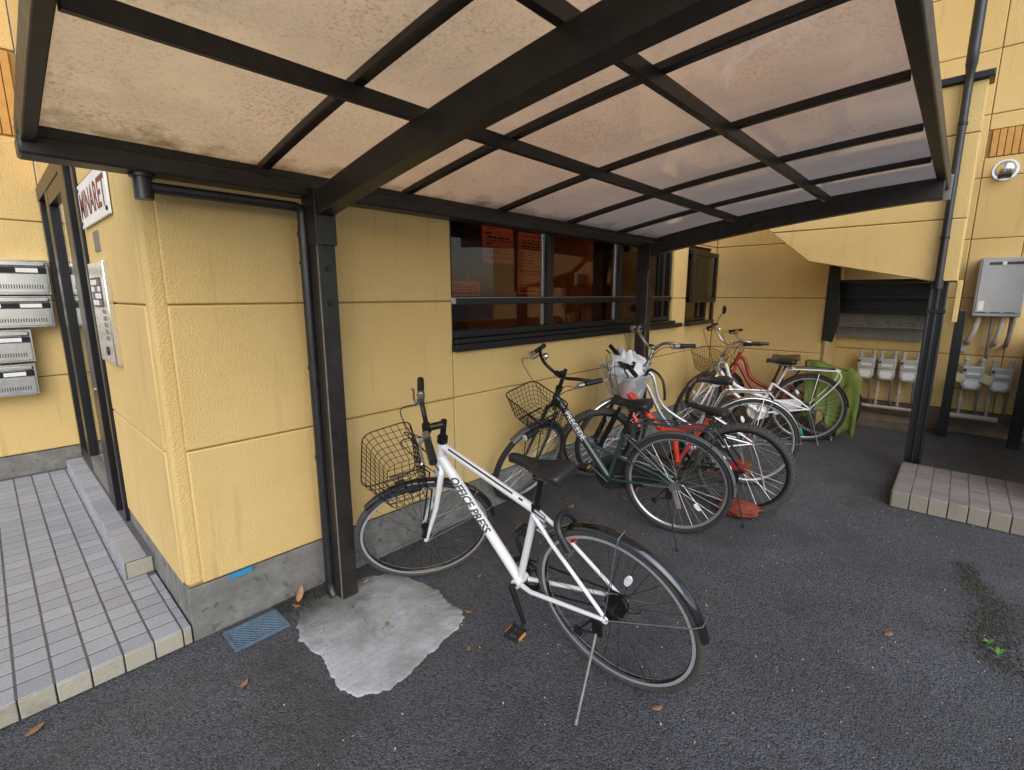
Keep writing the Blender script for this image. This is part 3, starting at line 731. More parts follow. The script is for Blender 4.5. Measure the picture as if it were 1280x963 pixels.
def saddle(root, c, tilt, L, wn, wr, mat, th=.042, sprung=False):
    S = [(.56, .35, -.014), (.545, .8, -.004), (.50, 1.0, .002), (.35, 1.15, .002), (.15, 1.5, -.004), (-.02, 2.6, -.002), (-.2, 4.0, .006), (-.34, 4.6, .010), (-.43, 4.3, .006), (-.46, 3.2, -.006)]
    rings = []
    for x, k, z in S:
        hw = wn * k if k < 2 else wn * 1.5 + (wr - wn * 1.5) * (k - 1.5) / 3.1
        hw = min(hw, wr); t = th * (.75 if k < 1.6 else 1.0)
        ring = []
        for q in range(14):
            a = 2 * math.pi * q / 14; ca, sa = math.cos(a), math.sin(a)
            y = hw * math.copysign(abs(ca) ** .7, ca); zz = (.011 * math.copysign(abs(sa) ** .7, sa)) if sa > 0 else -t * abs(sa) ** .5 * (.5 + .5 * abs(ca))
            zz += -.010 * (y / max(hw, .001)) ** 2 * (hw / wr)
            ring.append((x * L, y, z + zz))
        rings.append(ring)
    m = Matrix.Translation(c) @ Matrix.Rotation(-tilt, 4, 'Y')
    s = MB().loft(rings).xf(m).build('saddle', mat, root, world=False, smooth=60, subsurf=1)
    b = MB()
    for y in (-.022, .022): b.tube([m @ Vector((.4 * L, y * .5, -.03)), m @ Vector((.15 * L, y, -.05)), m @ Vector((-.15 * L, y, -.05)), m @ Vector((-.36 * L, y * 1.6, -.025))], .0035, 6)
    b.build('saddle_rail', 'steel', s, world=False)
    if sprung:
        for y in (-.05, .05):
            pts = [m @ Vector((-.3 * L + .014 * math.cos(t), y + .014 * math.sin(t), -.085 + .055 * t / 25)) for t in [25 * k / 50 for k in range(51)]]
            MB().tube(pts, .0028, 5).build('spring', 'black_metal', s, world=False)
    return s
def basket(root, S4, c, bl, bw, tl, tw, h, mat, nl=6, sp=.035, rim=.004, wr=.0016, cr=.04, sheet=None, tilt=0, name='basket', front=0):
    """c: centre of the bottom (bike coordinates, unsteered); sizes along x (l) and y (w)"""
    m = S4 @ Matrix.Translation(c) @ Matrix.Rotation(-tilt, 4, 'Y')
    def loop(t, k=24):
        L, W = (bl + (tl - bl) * t) / 2, (bw + (tw - bw) * t) / 2; sh = front * t
        pts = []
        for qx, qy, a0 in ((1, 1, 0), (-1, 1, 90), (-1, -1, 180), (1, -1, 270)):
            for i in range(5):
                a = R(a0 + 90 * i / 4); pts.append(Vector((qx * (L - cr) + cr * math.cos(a) + sh, qy * (W - cr) + cr * math.sin(a), h * t)))
        return pts
    def along(t, u):
        P = loop(t); n = len(P); D = [(P[(i + 1) % n] - P[i]).length for i in range(n)]; s = u * sum(D)
        for i in range(n):
            if s <= D[i]: return P[i].lerp(P[(i + 1) % n], s / max(D[i], 1e-6))
            s -= D[i]
        return P[0]
    b = MB(); b.tube([m @ q for q in loop(1)], rim, 6, True)
    o = b.build(name, mat, root, world=False)
    if sheet:
        b = MB(); rings = [[m @ q for q in loop(t)] for t in (0, .25, .5, .75, .985)]; b.loft(rings, False)
        b.f.append(tuple(range(20))); b.build('basket_shell', sheet, o, world=False)
    else:
        b = MB()
        for i in range(nl): b.tube([m @ q for q in loop(i / nl)], wr, 5, True)
        per = 2 * (tl + tw); nv = int(per / sp)
        for i in range(nv): b.tube([m @ along(t, i / nv) for t in (0, .33, .66, 1)], wr, 5)
        k = int(bw / sp)
        for i in range(1, k):
            y = -bw / 2 + bw * i / k; b.tube([m @ Vector((-bl / 2, y, 0)), m @ Vector((bl / 2, y, 0))], wr, 5)
        k = int(bl / sp)
        for i in range(1, k):
            x = -bl / 2 + bl * i / k; b.tube([m @ Vector((x, -bw / 2, 0)), m @ Vector((x, bw / 2, 0))], wr, 5)
        b.build('basket_wires', mat, o, world=False)
    return o
def tubetext(root, txt, p0, p1, start, rad, size, mat, side=1, shear=0, bold=0, name='lettering', roll=0):
    """letters wrapped on the side of a tube running p0 -> p1, seen from local +y"""
    v, f, W, H = text_geo(txt, size, bold, shear, True)
    p0, p1 = Vector(p0), Vector(p1); d = (p1 - p0).normalized(); nrm = Vector((0, side, 0)); nrm = (nrm - d * nrm.dot(d)).normalized()
    up = nrm.cross(d)
    out = []
    for q in v:
        a = q.y / rad + roll
        out.append(p0 + d * (start + q.x) + up * (rad * math.sin(a)) + nrm * (rad * math.cos(a)) + (up * math.sin(a) + nrm * math.cos(a)) * .0012)
    return MB().add(out, f).build(name, mat, root, world=False, smooth=0), W

def bike(cfg):
    c = dict(tyre=.018, rim='black_metal', rimw=.011, spoke='black_metal', tyremat='rubber', grip='black_plastic', bar='black_metal', style='diamond', nsp=32,
             fmat='black_gloss', ftube=.017, dtube=.021, cog=(7, .045, 'black_metal'), stand='side', fender=True, rack=None, basket=None, knob=False, hubmat='black_metal',
             wr=.075, seatmat='leather', headl=.12, cables=3, refl=2.2, case=None, forkmat=None)
    c.update(cfg); g = c
    rot = Matrix.Rotation(g['hd'], 4, 'Z') @ Matrix.Rotation(-g['lean'], 4, 'X')
    root = thing('bicycle', (g['X'], g['Y'], 0), g['label'], 'bicycle', rot=rot)
    Rw, wb = g['R'], g['wb']; fh = Vector((wb, 0, Rw)); piv = fh - Vector((.05, 0, 0)); rh = Vector((0, 0, Rw))
    S4 = Matrix.Translation(piv) @ Matrix.Rotation(g['st'], 4, AX) @ Matrix.Translation(-piv); I4 = Matrix.Identity(4)
    P = g['paint']; fm = g['forkmat'] or P
    ht = piv + AX * g['hl']; hb = piv + AX * (g['hl'] - g['headl']); bb = Vector((g['bx'], 0, g['bz'])); sad = Vector((g['sx'], 0, g['sz']))
    sdir = (sad - Vector((0, 0, .06)) - bb).normalized(); slen = (sad - Vector((0, 0, .06)) - bb).length
    clu = bb + sdir * slen * g.get('clu', .74)
    g.update(root=root, S4=S4, ht=ht, hb=hb, bb=bb, clu=clu, fh=fh, rh=rh, piv=piv, rot=rot)
    # wheels
    wheel(root, fh, S4, Rw, g['tyre'], g['rim'], g['spoke'], g['tyremat'], g['nsp'], knob=g['knob'], refl=g['refl'], hubmat=g['hubmat'], rimw=g['rimw'])
    wheel(root, rh, I4, Rw, g['tyre'], g['rim'], g['spoke'], g['tyremat'], g['nsp'], cog=g['cog'], knob=g['knob'], refl=g['refl'], disc=g.get('rotor'), hubmat=g['hubmat'], rimw=g['rimw'])
    # frame
    b = MB(); tt, dt = g['ftube'], g['dtube']
    b.tube([hb - AX * .004, ht + AX * .004], .021, 16)
    sty = g['style']
    if sty == 'diamond':
        b.tube([ht - AX * .028, clu], tt, 14); b.tube([hb + AX * .03, bb], dt, 16)
        g['dl'] = (hb + AX * .03, bb, dt)
    elif sty == 'single':      # one stout down tube, thin brace
        b.tube([hb + AX * .06, bb], dt, 16, flat=1.0); g['dl'] = (hb + AX * .06, bb, dt)
        b.tube([(hb + AX * .02).lerp(bb, .52), bb + sdir * .17], .011, 10)
        b.tube([bb + sdir * .17, bb + sdir * .17 + Vector((-.08, .02, -.02)), rh + Vector((.10, .055, .06)), rh + Vector((0, .06, 0))], .009, 8)
        b.tube([bb + sdir * .17, bb + sdir * .17 + Vector((-.08, -.02, -.02)), rh + Vector((.10, -.055, .06)), rh + Vector((0, -.06, 0))], .009, 8)
    elif sty == 'loop':        # two parallel curved down tubes
        m1 = (hb + AX * .07).lerp(bb, .35) + Vector((0, 0, -.03))
        b.tube(smoothpath([hb + AX * .075, hb + AX * .075 + Vector((-.07, 0, -.03)), m1 + Vector((-.02, 0, -.02)), bb + sdir * .16], 5), tt, 12)
        b.tube(smoothpath([hb + AX * .02, hb + AX * .02 + Vector((-.05, 0, -.06)), m1 + Vector((-.03, 0, -.12)), bb], 5), dt, 12)
        b.tube([bb + sdir * .16, rh + Vector((0, .055, 0))], .007, 8); b.tube([bb + sdir * .16, rh + Vector((0, -.055, 0))], .007, 8)
    elif sty == 'fold':        # stout folding beam with a hinge
        mid = Vector((.56, 0, .50)); tail = Vector((.27, 0, .575))
        b.tube([hb + AX * .05, hb + AX * .04 + Vector((-.05, 0, -.02)), mid], [.032, .030, .030], 14, flat=.8)
        b.tube([mid, tail], .031, 14, flat=.8); b.tube([hb + AX * .01, Vector((.74, 0, .50))], .018, 10)
        b.tube([mid + Vector((-.08, 0, -.0)), bb], .021, 12); b.tube([tail, tail + Vector((-.035, 0, .07))], .019, 12)
        b.tube([tail + Vector((.02, 0, -.02)), bb], .014, 10)
        clu = tail + Vector((-.035, 0, .07)); g['clu'] = clu; sdir = (sad - clu).normalized()
    if sty != 'fold': b.tube([bb, clu + sdir * .012], .0155, 14)
    b.tube([bb + Vector((0, -.036, 0)), bb + Vector((0, .036, 0))], .022, 16)
    if sty == 'fold': b.build('frame', P, root, world=False); b = MB()
    for s in (-1, 1):
        b.tube([bb + Vector((-.03, s * .024, 0)), bb + Vector((-.09, s * .038, .005)), rh + Vector((.02, s * .062, 0)), rh + Vector((-.004, s * .062, 0))], [.011, .010, .008, .007], 10)
        b.tube([clu + Vector((0, s * .016, -.012)), clu.lerp(rh, .3) + Vector((0, s * .038, 0)), rh + Vector((.004, s * .06, .02))], [.009, .0085, .0075], 10)
        b.disc(rh + Vector((0, s * .060, 0)), .016, .006, 'y', 14)
    b.build('frame' if sty != 'fold' else 'rear_triangle', P if sty != 'fold' else 'black_metal', root, world=False)
    if sty == 'fold':
        b = MB(); b.obox(mid, (1, 0, 0), (0, 1, 0), (0, 0, 1), .03, .075, .075); b.tube([mid + Vector((0, .045, -.02)), mid + Vector((-.12, .05, -.03))], .006, 6); b.build('frame_hinge', 'red_paint', root, world=False, bevel=.008)
    # seat post and saddle
    b = MB(); b.tube([clu - sdir * .03, sad - Vector((0, 0, .045))], .0125, 12); b.tube([clu + sdir * .0, clu + sdir * .022], .019, 12)
    b.obox(sad - Vector((0, 0, .05)), (1, 0, 0), (0, 1, 0), (0, 0, 1), .05, .05, .02); b.build('seat_post', g.get('postmat', 'black_metal'), root, world=False)
    saddle(root, sad, g.get('stilt', 0), g.get('sl', .27), .017, g['wr'], g['seatmat'], th=.062 if g['wr'] > .08 else .045, sprung=g['wr'] > .08)
    # fork
    b = MB(); cr = hb - AX * .02
    if g.get('susp'):
        b.obox(cr - AX * .01, (1, 0, 0), (0, 1, 0), AX, .045, .15, .03)
        for s in (-1, 1):
            b.tube([cr + Vector((0, s * .062, 0)), cr.lerp(fh, .45) + Vector((0, s * .062, 0))], .014, 12); b.tube([cr.lerp(fh, .32) + Vector((0, s * .062, 0)), fh + Vector((.0, s * .062, 0))], .021, 12)
    else:
        for s in (-1, 1):
            b.tube([cr + Vector((0, s * .012, .006)), cr + Vector((.004, s * .042, -.012)), cr.lerp(fh, .5) + Vector((-.012, s * .052, 0)), fh + Vector((0, s * .053, .0))], [.014, .015, .0125, .008], 12)
            b.disc(fh + Vector((0, s * .055, 0)), .013, .006, 'y', 12)
    b.xf(S4); b.build('fork', fm, root, world=False)
    # stem and handlebar
    clampp = ht + AX * g['stl'] + Vector((g['rch'], 0, 0)); b = MB()
    b.tube([ht - AX * .005, ht + AX * .022], .024, 16)
    b.tube([ht, ht + AX * (g['stl'] + .012)], .0135, 12); b.tube([ht + AX * (g['stl'] - .008), clampp], .0165, 12); b.tube([clampp + Vector((0, -.022, 0)), clampp + Vector((0, .022, 0))], .02, 12)
    b.xf(S4); b.build('stem', g.get('stemmat', g['bar']), root, world=False)
    b = MB(); hw, gz, sw = g['hw'], g['gz'], g['swp']
    def barpts(s):
        if g.get('flat'): return [clampp, clampp + Vector((0, s * .06, 0)), clampp + Vector((-sw * .3, s * .12, gz * .8)), clampp + Vector((-sw * .5, s * (hw - .12), gz)), clampp + Vector((-sw, s * hw, gz))]
        return [clampp, clampp + Vector((.006, s * .05, .004)), clampp + Vector((.02, s * .11, gz * .7)), clampp + Vector((-.0, s * (hw - .09), gz * 1.15)), clampp + Vector((-sw * .55, s * (hw - .02), gz * 1.05)), clampp + Vector((-sw, s * hw, gz))]
    for s in (1, -1): b.tube([S4 @ q for q in smoothpath(barpts(s), 5)], .0112, 10)
    hb_o = b.build('handlebar', g['bar'], root, world=False)
    for s in (1, -1):
        pts = smoothpath(barpts(s), 5); e = pts[-1]; t = (pts[-1] - pts[-3]).normalized()
        b = MB(); b.tube([e - t * .115, e - t * .06, e + t * .004], [.0155, .0165, .0165], 12); b.xf(S4); b.build('grip', g['grip'], hb_o, world=False)
        root_l = e - t * .15; inn = Vector((.03, 0, -.012)) if g.get('flat') else Vector((.02, -s * .02, -.02))
        b = MB(); b.tube([root_l - t * .02, root_l + t * .02], .0165, 10); b.tube([root_l, root_l + inn], .010, 8)
        b.tube(smoothpath([root_l + inn, root_l + inn * 1.25 + t * .04, root_l + inn * 1.3 + t * .11, root_l + inn * 1.6 + t * .125], 3), .0055, 6); b.xf(S4); b.build('brake_lever', g.get('levermat', 'black_metal'), hb_o, world=False)
        if g.get('shifter') and s == -1:
            b = MB(); b.tube([root_l + t * .02, root_l + t * .034], .019, 12); b.xf(S4); b.build('shift_ring', 'green_lens' if False else 'steel', hb_o, world=False)
    if g.get('bell'):
        b = MB(); q = clampp + Vector((.0, -.13, gz + .03)); b.lathe([(.0005, .018), (.012, .016), (.020, .008), (.023, -.004), (.023, -.007), (.0005, -.007)], q, 20, 'z'); b.tube([q, q - Vector((0, 0, .03))], .006, 8); b.xf(S4); b.build('bell', 'chrome', hb_o, world=False)
    # cables
    for k in range(g['cables']):
        s = (1, -1, 1)[k]; pts = smoothpath(barpts(s), 5); e = pts[-1]; t = (pts[-1] - pts[-3]).normalized(); a = e - t * .17 + Vector((.02, 0, -.01))
        ends = [cr + Vector((.03, s * .03, -.01)), hb + Vector((-.02, s * .02, .0)), cr + Vector((.0, .05, -.06))][k]
        bow = Vector((.13 - .02 * k, s * .03, -.05 + .03 * k))
        b = MB(); b.tube([S4 @ q for q in smoothpath([a, a + bow * .7 + Vector((0, -s * .05, .02)), ht + bow * .9 + Vector((0, 0, -.02)), ends], 6)], .0026, 6); b.build('cable', 'black_plastic', root, world=False)
    # crank, chainring, pedals, chain
    b = MB(); y = -.046
    b.lathe([(.062, y - .0015), (.085, y - .0015), (.085, y + .0015), (.062, y + .0015)], bb, 44)
    for k in range(5):
        a = 2 * math.pi * k / 5; b.tube([bb + Vector((0, y, 0)), bb + Vector((.068 * math.cos(a), y, .068 * math.sin(a)))], .006, 6)
    b.build('chainring', g.get('ringmat', 'black_metal'), root, world=False)
    ca = g.get('crank', -1.1)
    for s in (1, -1):
        d = Vector((math.cos(ca), 0, math.sin(ca))) * s; p0 = bb + Vector((0, s * .058, 0)); p1 = p0 + d * .165 + Vector((0, s * .012, 0))
        b = MB(); b.tube([p0 - d * .012, p0, p1], [.013, .014, .009], 10); b.tube([bb, p0], .009, 8); co = b.build('crank_arm', g.get('crankmat', 'black_metal'), root, world=False)
        b = MB(); pc = p1 + Vector((0, s * .06, 0)); b.tube([p1, pc], .006, 8)
        for dx in (-.028, .028): b.obox(pc + Vector((dx, 0, 0)), (1, 0, 0), (0, 1, 0), (0, 0, 1), .013, .070, .017)
        for dy in (-.030, 0, .030): b.obox(pc + Vector((0, dy, 0)), (1, 0, 0), (0, 1, 0), (0, 0, 1), .058, .010, .010)
        pe = b.build('pedal', 'black_plastic', root, world=False, bevel=.002)
        b = MB()
        for dx in (-.037, .037): b.obox(pc + Vector((dx, 0, 0)), (1, 0, 0), (0, 1, 0), (0, 0, 1), .004, .042, .011)
        b.build('pedal_reflector', 'amber', pe, world=False)
    rc = g['cog'][1]; yc = -.046
    pts = arc(bb + Vector((0, yc, 0)), .085, -math.pi / 2, math.pi / 2, 14) + arc(rh + Vector((0, yc + .006, 0)), rc, math.pi / 2, 3 * math.pi / 2, 12)
    b = MB(); b.tube(pts, .0042, 5, True); b.build('chain', g.get('chainmat', 'black_metal'), root, world=False)
    if g['case']:
        b = MB(); o1 = arc(bb, .108, -math.pi / 2, math.pi / 2, 12); o2 = arc(rh + Vector((.1, 0, .02)), .055, math.pi / 2, 3 * math.pi / 2, 8)
        b.prism([(q.x, q.z) for q in o1 + o2], 1, -.066, -.036); b.build('chain_case', g['case'], root, world=False, bevel=.006)
    # fenders and stays
    if g['fender']:
        rf = Rw + .014; fw = g.get('fw', .046)
        ff = fender(root, fh, S4, rf, R(g.get('fa0', 35)), R(g.get('fa1', 190)), fw, g['fmat'])
        rfn = fender(root, rh, I4, rf, R(g.get('ra0', 25)), R(g.get('ra1', 178)), fw, g['fmat'])
        for hub, Sx, par, angs in ((fh, S4, ff, (172, 150)), (rh, I4, rfn, (g.get('ra1', 178) - 12, 100))):
            for a in angs:
                a = R(a); e = hub + Vector((math.cos(a), 0, math.sin(a))) * (rf + .004)
                b = MB(); b.tube([Sx @ q for q in [hub + Vector((0, .064, 0)), hub.lerp(e, .93) + Vector((0, .036, 0)), e + Vector((0, .022, 0)), e, e + Vector((0, -.022, 0)), hub.lerp(e, .93) + Vector((0, -.036, 0)), hub + Vector((0, -.064, 0))]], .0022, 6)
                b.build('fender_stay', g.get('staymat', 'steel'), par, world=False)
    if g['rack']:
        b = MB(); z = Rw * 2 + .052; x0, x1 = g.get('rk', (.17, -.22)); rm = g['rack']
        b.tube(smoothpath([(x0 + .06, .03, z - .03), (x0, .055, z), (x1 + .05, .06, z), (x1, .03, z), (x1, -.03, z), (x1 + .05, -.06, z), (x0, -.055, z), (x0 + .06, -.03, z - .03)], 4), .0055, 8)
        for yy in (-.022, .022): b.tube([(x0, yy, z), (x1 + .005, yy, z)], .004, 6)
        for xx in (x0 - .04, (x0 + x1) / 2, x1 + .06): b.tube([(xx, -.058, z), (xx, .058, z)], .004, 6)
        for s in (-1, 1):
            b.tube(smoothpath([(x1 + .03, s * .058, z), (x1 - .005, s * .062, z - .05), (x1 + .04, s * .066, z - .15), (0, s * .066, Rw)], 4), .005, 8)
            b.tube([(x0 + .06, s * .03, z - .03), tuple(clu.lerp(rh, .12) + Vector((0, s * .02, 0)))], .005, 8)
        rk = b.build('rear_rack', rm, root, world=False)
        if g.get('clip'):
            b = MB(); b.tube(smoothpath([(x0 - .02, .035, z + .012), (x0 - .2, .04, z + .016), (x1 + .06, .035, z + .012), (x1 + .04, 0, z + .012), (x1 + .06, -.035, z + .012), (x0 - .2, -.04, z + .016), (x0 - .02, -.035, z + .012)], 4), .005, 6); b.build('rack_clip', g['clip'], rk, world=False)
    # stand
    inv = (Matrix.Translation((g['X'], g['Y'], 0)) @ rot).inverted()
    if g['stand'] == 'side':
        tip = inv @ Vector(g['tip']); top = rh + Vector((.035, .068, -.075))
        b = MB(); b.tube([top, tip], [.0055, .0045], 10); b.tube([tip, tip + (tip - top).normalized() * -.02], .007, 8); ks = b.build('kickstand', 'pipe_grey' if P == 'white_paint' else 'black_metal', root, world=False)
        b = MB(); b.obox(rh + Vector((.03, .066, -.045)), (0, 0, 1), (1, 0, 0), (0, 1, 0), .075, .036, .014); b.tube([rh + Vector((.05, .07, -.02)), rh + Vector((.115, .072, -.10)), top], .005, 6); b.obox(rh + Vector((.115, .072, -.105)), (1, 0, .4), (0, 1, 0), (0, 0, 1), .03, .02, .02); b.build('stand_bracket', 'black_metal', ks, world=False, bevel=.003)
    else:
        b = MB()
        for s in (-1, 1): b.tube(smoothpath([rh + Vector((0, s * .07, 0)), rh + Vector((-.045, s * .085, -.12)), (-.10, s * .11, .03), (-.105, s * .125, .004)], 4), .0065, 8)
        b.tube(smoothpath([(-.105, .125, .006), (-.12, .06, .005), (-.12, -.06, .005), (-.105, -.125, .006)], 4), .0065, 8)
        b.build('stand', g.get('standmat', 'steel'), root, world=False)
    return g
def ringlock(g, mat='black_plastic'):
    rh, Rw = g['rh'], g['R']; c = rh + Vector((.16, 0, Rw * .86)); d = Vector((.75, 0, -.66))
    pts = [c + Vector((0, .055 * math.cos(a), 0)) + Vector((.5, 0, .86)) * (.062 * math.sin(a)) for a in [math.pi * k / 14 for k in range(15)]]
    pts = [pts[0] - Vector((.5, 0, .86)) * .07] + pts + [pts[-1] - Vector((.5, 0, .86)) * .07]
    b = MB(); b.tube(pts, .013, 10, flat=1.2); lk = b.build('frame_lock', mat, g['root'], world=False)
    b = MB(); b.disc(c + Vector((-.03, .055, -.06)), .012, .03, 'y', 12); b.build('lock_key', 'steel', lk, world=False)

WHITE = bike(dict(lean=.201, st=.934, wb=1.044, R=.344, hl=.562, stl=.10, rch=.077, swp=.017, hw=.285, gz=.06, sx=.258, sz=.891, bx=.455, bz=.269, X=1.074, Y=-1.462, hd=1.61,
    label='white sports bicycle with black wire basket and silver kickstand beside the carport post', paint='white_paint', flat=True, shifter=True, dtube=.023, ftube=.0175,
    tyre=.017, tip=(.781, -1.467, .004), rim='black_gloss', fmat='black_gloss', fa0=55, fa1=185, ra0=40, ra1=172, tyremat='rubber_worn', crank=-1.9, stilt=.03, levermat='steel', clu=.72, refl=2.0))
g = WHITE; rt = g['root']
b = MB(); b.lathe([(.3015, .0112), (.3145, .0112), (.3145, .0122), (.3015, .0122)], n=72)
for k, ch in enumerate([o for o in rt.children if o.name.startswith('wheel')]):
    for s in (1, -1):
        MB().lathe([(.3025, s * .0112), (.3145, s * .0112), (.3145, s * .0121), (.3025, s * .0121)], n=72).build('brake_track', 'brake_track', ch, world=False)
p0, p1, rd = g['dl']
tubetext(rt, 'OFFICE PRESS', p0, p1, .11, rd, .047, 'print_dark', 1, .3, .0016, roll=.62)
# long dark stripe on the top tube
a0 = g['ht'] - AX * .028; a1 = g['clu']
for s0, s1 in ((.10, .80), (.86, .90)):
    v = []; f = []
    for k in range(9):
        q = a0.lerp(a1, s0 + (s1 - s0) * k / 8)
        for a in (.75, 1.0, 1.2): v.append(q + Vector((0, math.cos(a) * .0188, math.sin(a) * .0188)))
    for k in range(8):
        for j in (0, 1): f.append((3 * k + j, 3 * k + j + 1, 3 * k + j + 4, 3 * k + j + 3))
    MB().add(v, f).build('stripe', 'print_dark', rt, world=False, smooth=60)
basket(rt, g['S4'], (1.02, 0, .705), .18, .28, .23, .35, .20, 'black_metal', 6, .034, .0028, .0017, .05, front=.02)
b = MB(); S4 = g['S4']
for s in (-1, 1): b.tube([S4 @ Vector((1.10, s * .06, .705)), S4 @ Vector((.94, s * .06, .70)), S4 @ Vector((.92, s * .058, .66)), S4 @ (g['fh'] + Vector((.0, s * .06, .02)))], .0042, 8)
b.tube([S4 @ Vector((1.06, -.06, .70)), S4 @ Vector((1.06, .06, .70))], .004, 8); b.build('basket_carrier', 'black_metal', rt, world=False)
b = MB(); b.obox(S4 @ Vector((1.05, .03, .715)), S4.to_3x3() @ Vector((0, 1, 0)), S4.to_3x3() @ Vector((1, 0, 0)), (0, 0, 1), .06, .045, .022); b.build('basket_clamp', 'black_plastic', rt, world=False, bevel=.004)
b = MB(); q = S4 @ Vector((1.11, .0, .64)); b.tube([S4 @ Vector((.97, .0, .66)), S4 @ Vector((1.03, .0, .665))], .028, 14); b.build('brake_caliper', 'black_metal', rt, world=False)
ringlock(g)
b = MB()
for k in range(5): b.obox(g['clu'].lerp(g['rh'], .06) + Vector((-.012, .012, .02 - .022 * k)), (.6, .2, .5), (0, 1, 0), (0, 0, 1), .05, .012, .008)
b.build('lock_cable', 'silver_alu', rt, world=False, bevel=.002)
b = MB(); c_ = g['clu'].lerp(g['rh'], .42) + Vector((.0, -.045, .03)); b.obox(c_, (.7, 0, .7), (0, 1, 0), (-.7, 0, .7), .035, .02, .05); b.build('rear_reflector', 'reflector_red', rt, world=False, bevel=.005)
tubetext(rt, 'bikes', Vector((-.345, -.012, .385)), Vector((-.352, -.012, .33)), .0, .5, .016, 'print_white') if False else None
# rear derailleur
b = MB(); b.obox(g['rh'] + Vector((.01, -.06, -.05)), (.3, 0, 1), (0, 1, 0), (1, 0, -.3), .08, .016, .02); b.disc(g['rh'] + Vector((.03, -.05, -.10)), .022, .008, 'y', 16); b.disc(g['rh'] + Vector((.015, -.05, -.045)), .02, .008, 'y', 16); b.build('derailleur', 'black_metal', rt, world=False)
b = MB(); b.tube(smoothpath([g['rh'] + Vector((.05, -.07, .0)), g['rh'] + Vector((-.04, -.085, .0)), g['rh'] + Vector((-.07, -.08, -.05)), g['rh'] + Vector((.0, -.065, -.07))], 5), .0026, 6); b.build('cable', 'black_plastic', rt, world=False)

GREEN = bike(dict(lean=.054, st=1.254, wb=1.035, R=.33, hl=.565, stl=.138, rch=.062, swp=.111, hw=.266, gz=.05, sx=.286, sz=.831, bx=.436, bz=.291, X=2.372, Y=-1.104, hd=1.804,
    label='dark green bicycle with black wire basket and green rear rack', paint='green_paint', style='single', dtube=.026, bar='black_metal', spoke='steel', rim='silver_alu', tyre=.019, bell=True,
    fmat='grey_fender', rack='green_paint', tip=(2.145, -1.23, .004), cog=(1, .035, 'black_metal'), wr=.095, sl=.25, hubmat='steel', levermat='steel', crank=.7, staymat='green_paint', ringmat='black_metal',
    fa0=60, fa1=178, ra0=30, ra1=182, clu=.68, refl=3.9, rk=(.20, -.20), case='black_plastic', fw=.052))
g = GREEN; rt = g['root']; p0, p1, rd = g['dl']; S4 = g['S4']
tubetext(rt, 'PRECEDE', p0, p1, .125, rd, .054, 'print_white', 1, 0, 0, roll=.55)
basket(rt, S4, (.975, 0, .705), .22, .29, .27, .36, .165, 'black_metal', 5, .036, .0045, .0018, .05, front=.02)
b = MB()
for s in (-1, 1): b.tube([S4 @ Vector((1.08, s * .07, .70)), S4 @ Vector((.88, s * .07, .70)), S4 @ Vector((.86, s * .03, .66))], .005, 8); b.tube([S4 @ Vector((1.0, s * .07, .70)), S4 @ (g['fh'] + Vector((0, s * .06, 0)))], .004, 8)
for x in (.92, 1.0, 1.08): b.tube([S4 @ Vector((x, -.08, .70)), S4 @ Vector((x, .08, .70))], .004, 6)
b.build('basket_carrier', 'black_metal', rt, world=False)
b = MB(); b.xf(S4); b.tube([S4 @ Vector((1.06, .05, .655)), S4 @ Vector((1.13, .05, .65))], [.022, .027], 14); hl_ = b.build('headlamp', 'black_plastic', rt, world=False)
b = MB(); b.tube([S4 @ Vector((1.128, .05, .65)), S4 @ Vector((1.136, .05, .6495))], .023, 14); b.build('lens', 'reflector_white', hl_, world=False)
b = MB(); b.obox(S4 @ Vector((.852, .05, .80)), S4.to_3x3() @ Vector((0, 1, 0)), (0, 0, 1), S4.to_3x3() @ Vector((1, 0, 0)), .06, .055, .01); b.build('basket_clamp', 'black_plastic', rt, world=False, bevel=.003)
b = MB(); b.obox(g['rh'] + Vector((-.02, .075, -.07)), (.3, 0, 1), (0, 1, 0), (1, 0, -.3), .12, .012, .03); b.build('stand_plate', 'pipe_grey', rt, world=False, bevel=.004)
b = MB(); b.tube([g['rh'] + Vector((0, .05, 0)), g['rh'] + Vector((0, .075, 0))], .03, 16); b.tube([g['rh'] + Vector((0, .066, 0)), g['rh'] + Vector((.19, .06, -.02))], .007, 6); b.build('drum_brake', 'steel', rt, world=False)
for a in (140, 151):
    aa = R(a); q = g['rh'] + Vector((math.cos(aa), 0, math.sin(aa))) * (g['R'] + .0145); b = MB(); b.obox(q + Vector((0, .012, 0)), (-math.sin(aa), 0, math.cos(aa)), (0, 1, 0), (math.cos(aa), 0, math.sin(aa)), .02, .014, .0025); b.build('fender_sticker', 'print_white', rt, world=False)

RED = bike(dict(lean=.036, st=.781, wb=1.09, R=.32, hl=.551, stl=.155, rch=.09, swp=.0, hw=.277, gz=.042, sx=.24, sz=.715, bx=.44, bz=.28, X=2.948, Y=-1.321, hd=1.69,
    label='red folding mountain bicycle with thick black tyres and no mudguards', paint='red_paint', style='fold', flat=True, susp=True, forkmat='black_metal', tyre=.0255, rimw=.013, rim='black_metal', spoke='steel', tyremat='rubber_worn', knob=True,
    fender=False, tip=(2.72, -1.42, .004), cog=(6, .052, 'rust'), wr=.07, sl=.27, stilt=.12, refl=False, crank=.4, headl=.11, chainmat='rust'))
g = RED; rt = g['root']
b = MB(); q = g['rh'] + Vector((.0, .055, -.03)); b.disc(g['rh'] + Vector((.03, .05, .02)), .05, .018, 'y', 20); b.build('hub_guard', 'dark_red_paint', rt, world=False)
b = MB(); b.obox(g['rh'] + Vector((.06, .055, -.10)), (.5, 0, 1), (0, 1, 0), (1, 0, -.5), .11, .012, .026); b.build('stand_plate', 'black_gloss', rt, world=False, bevel=.003)
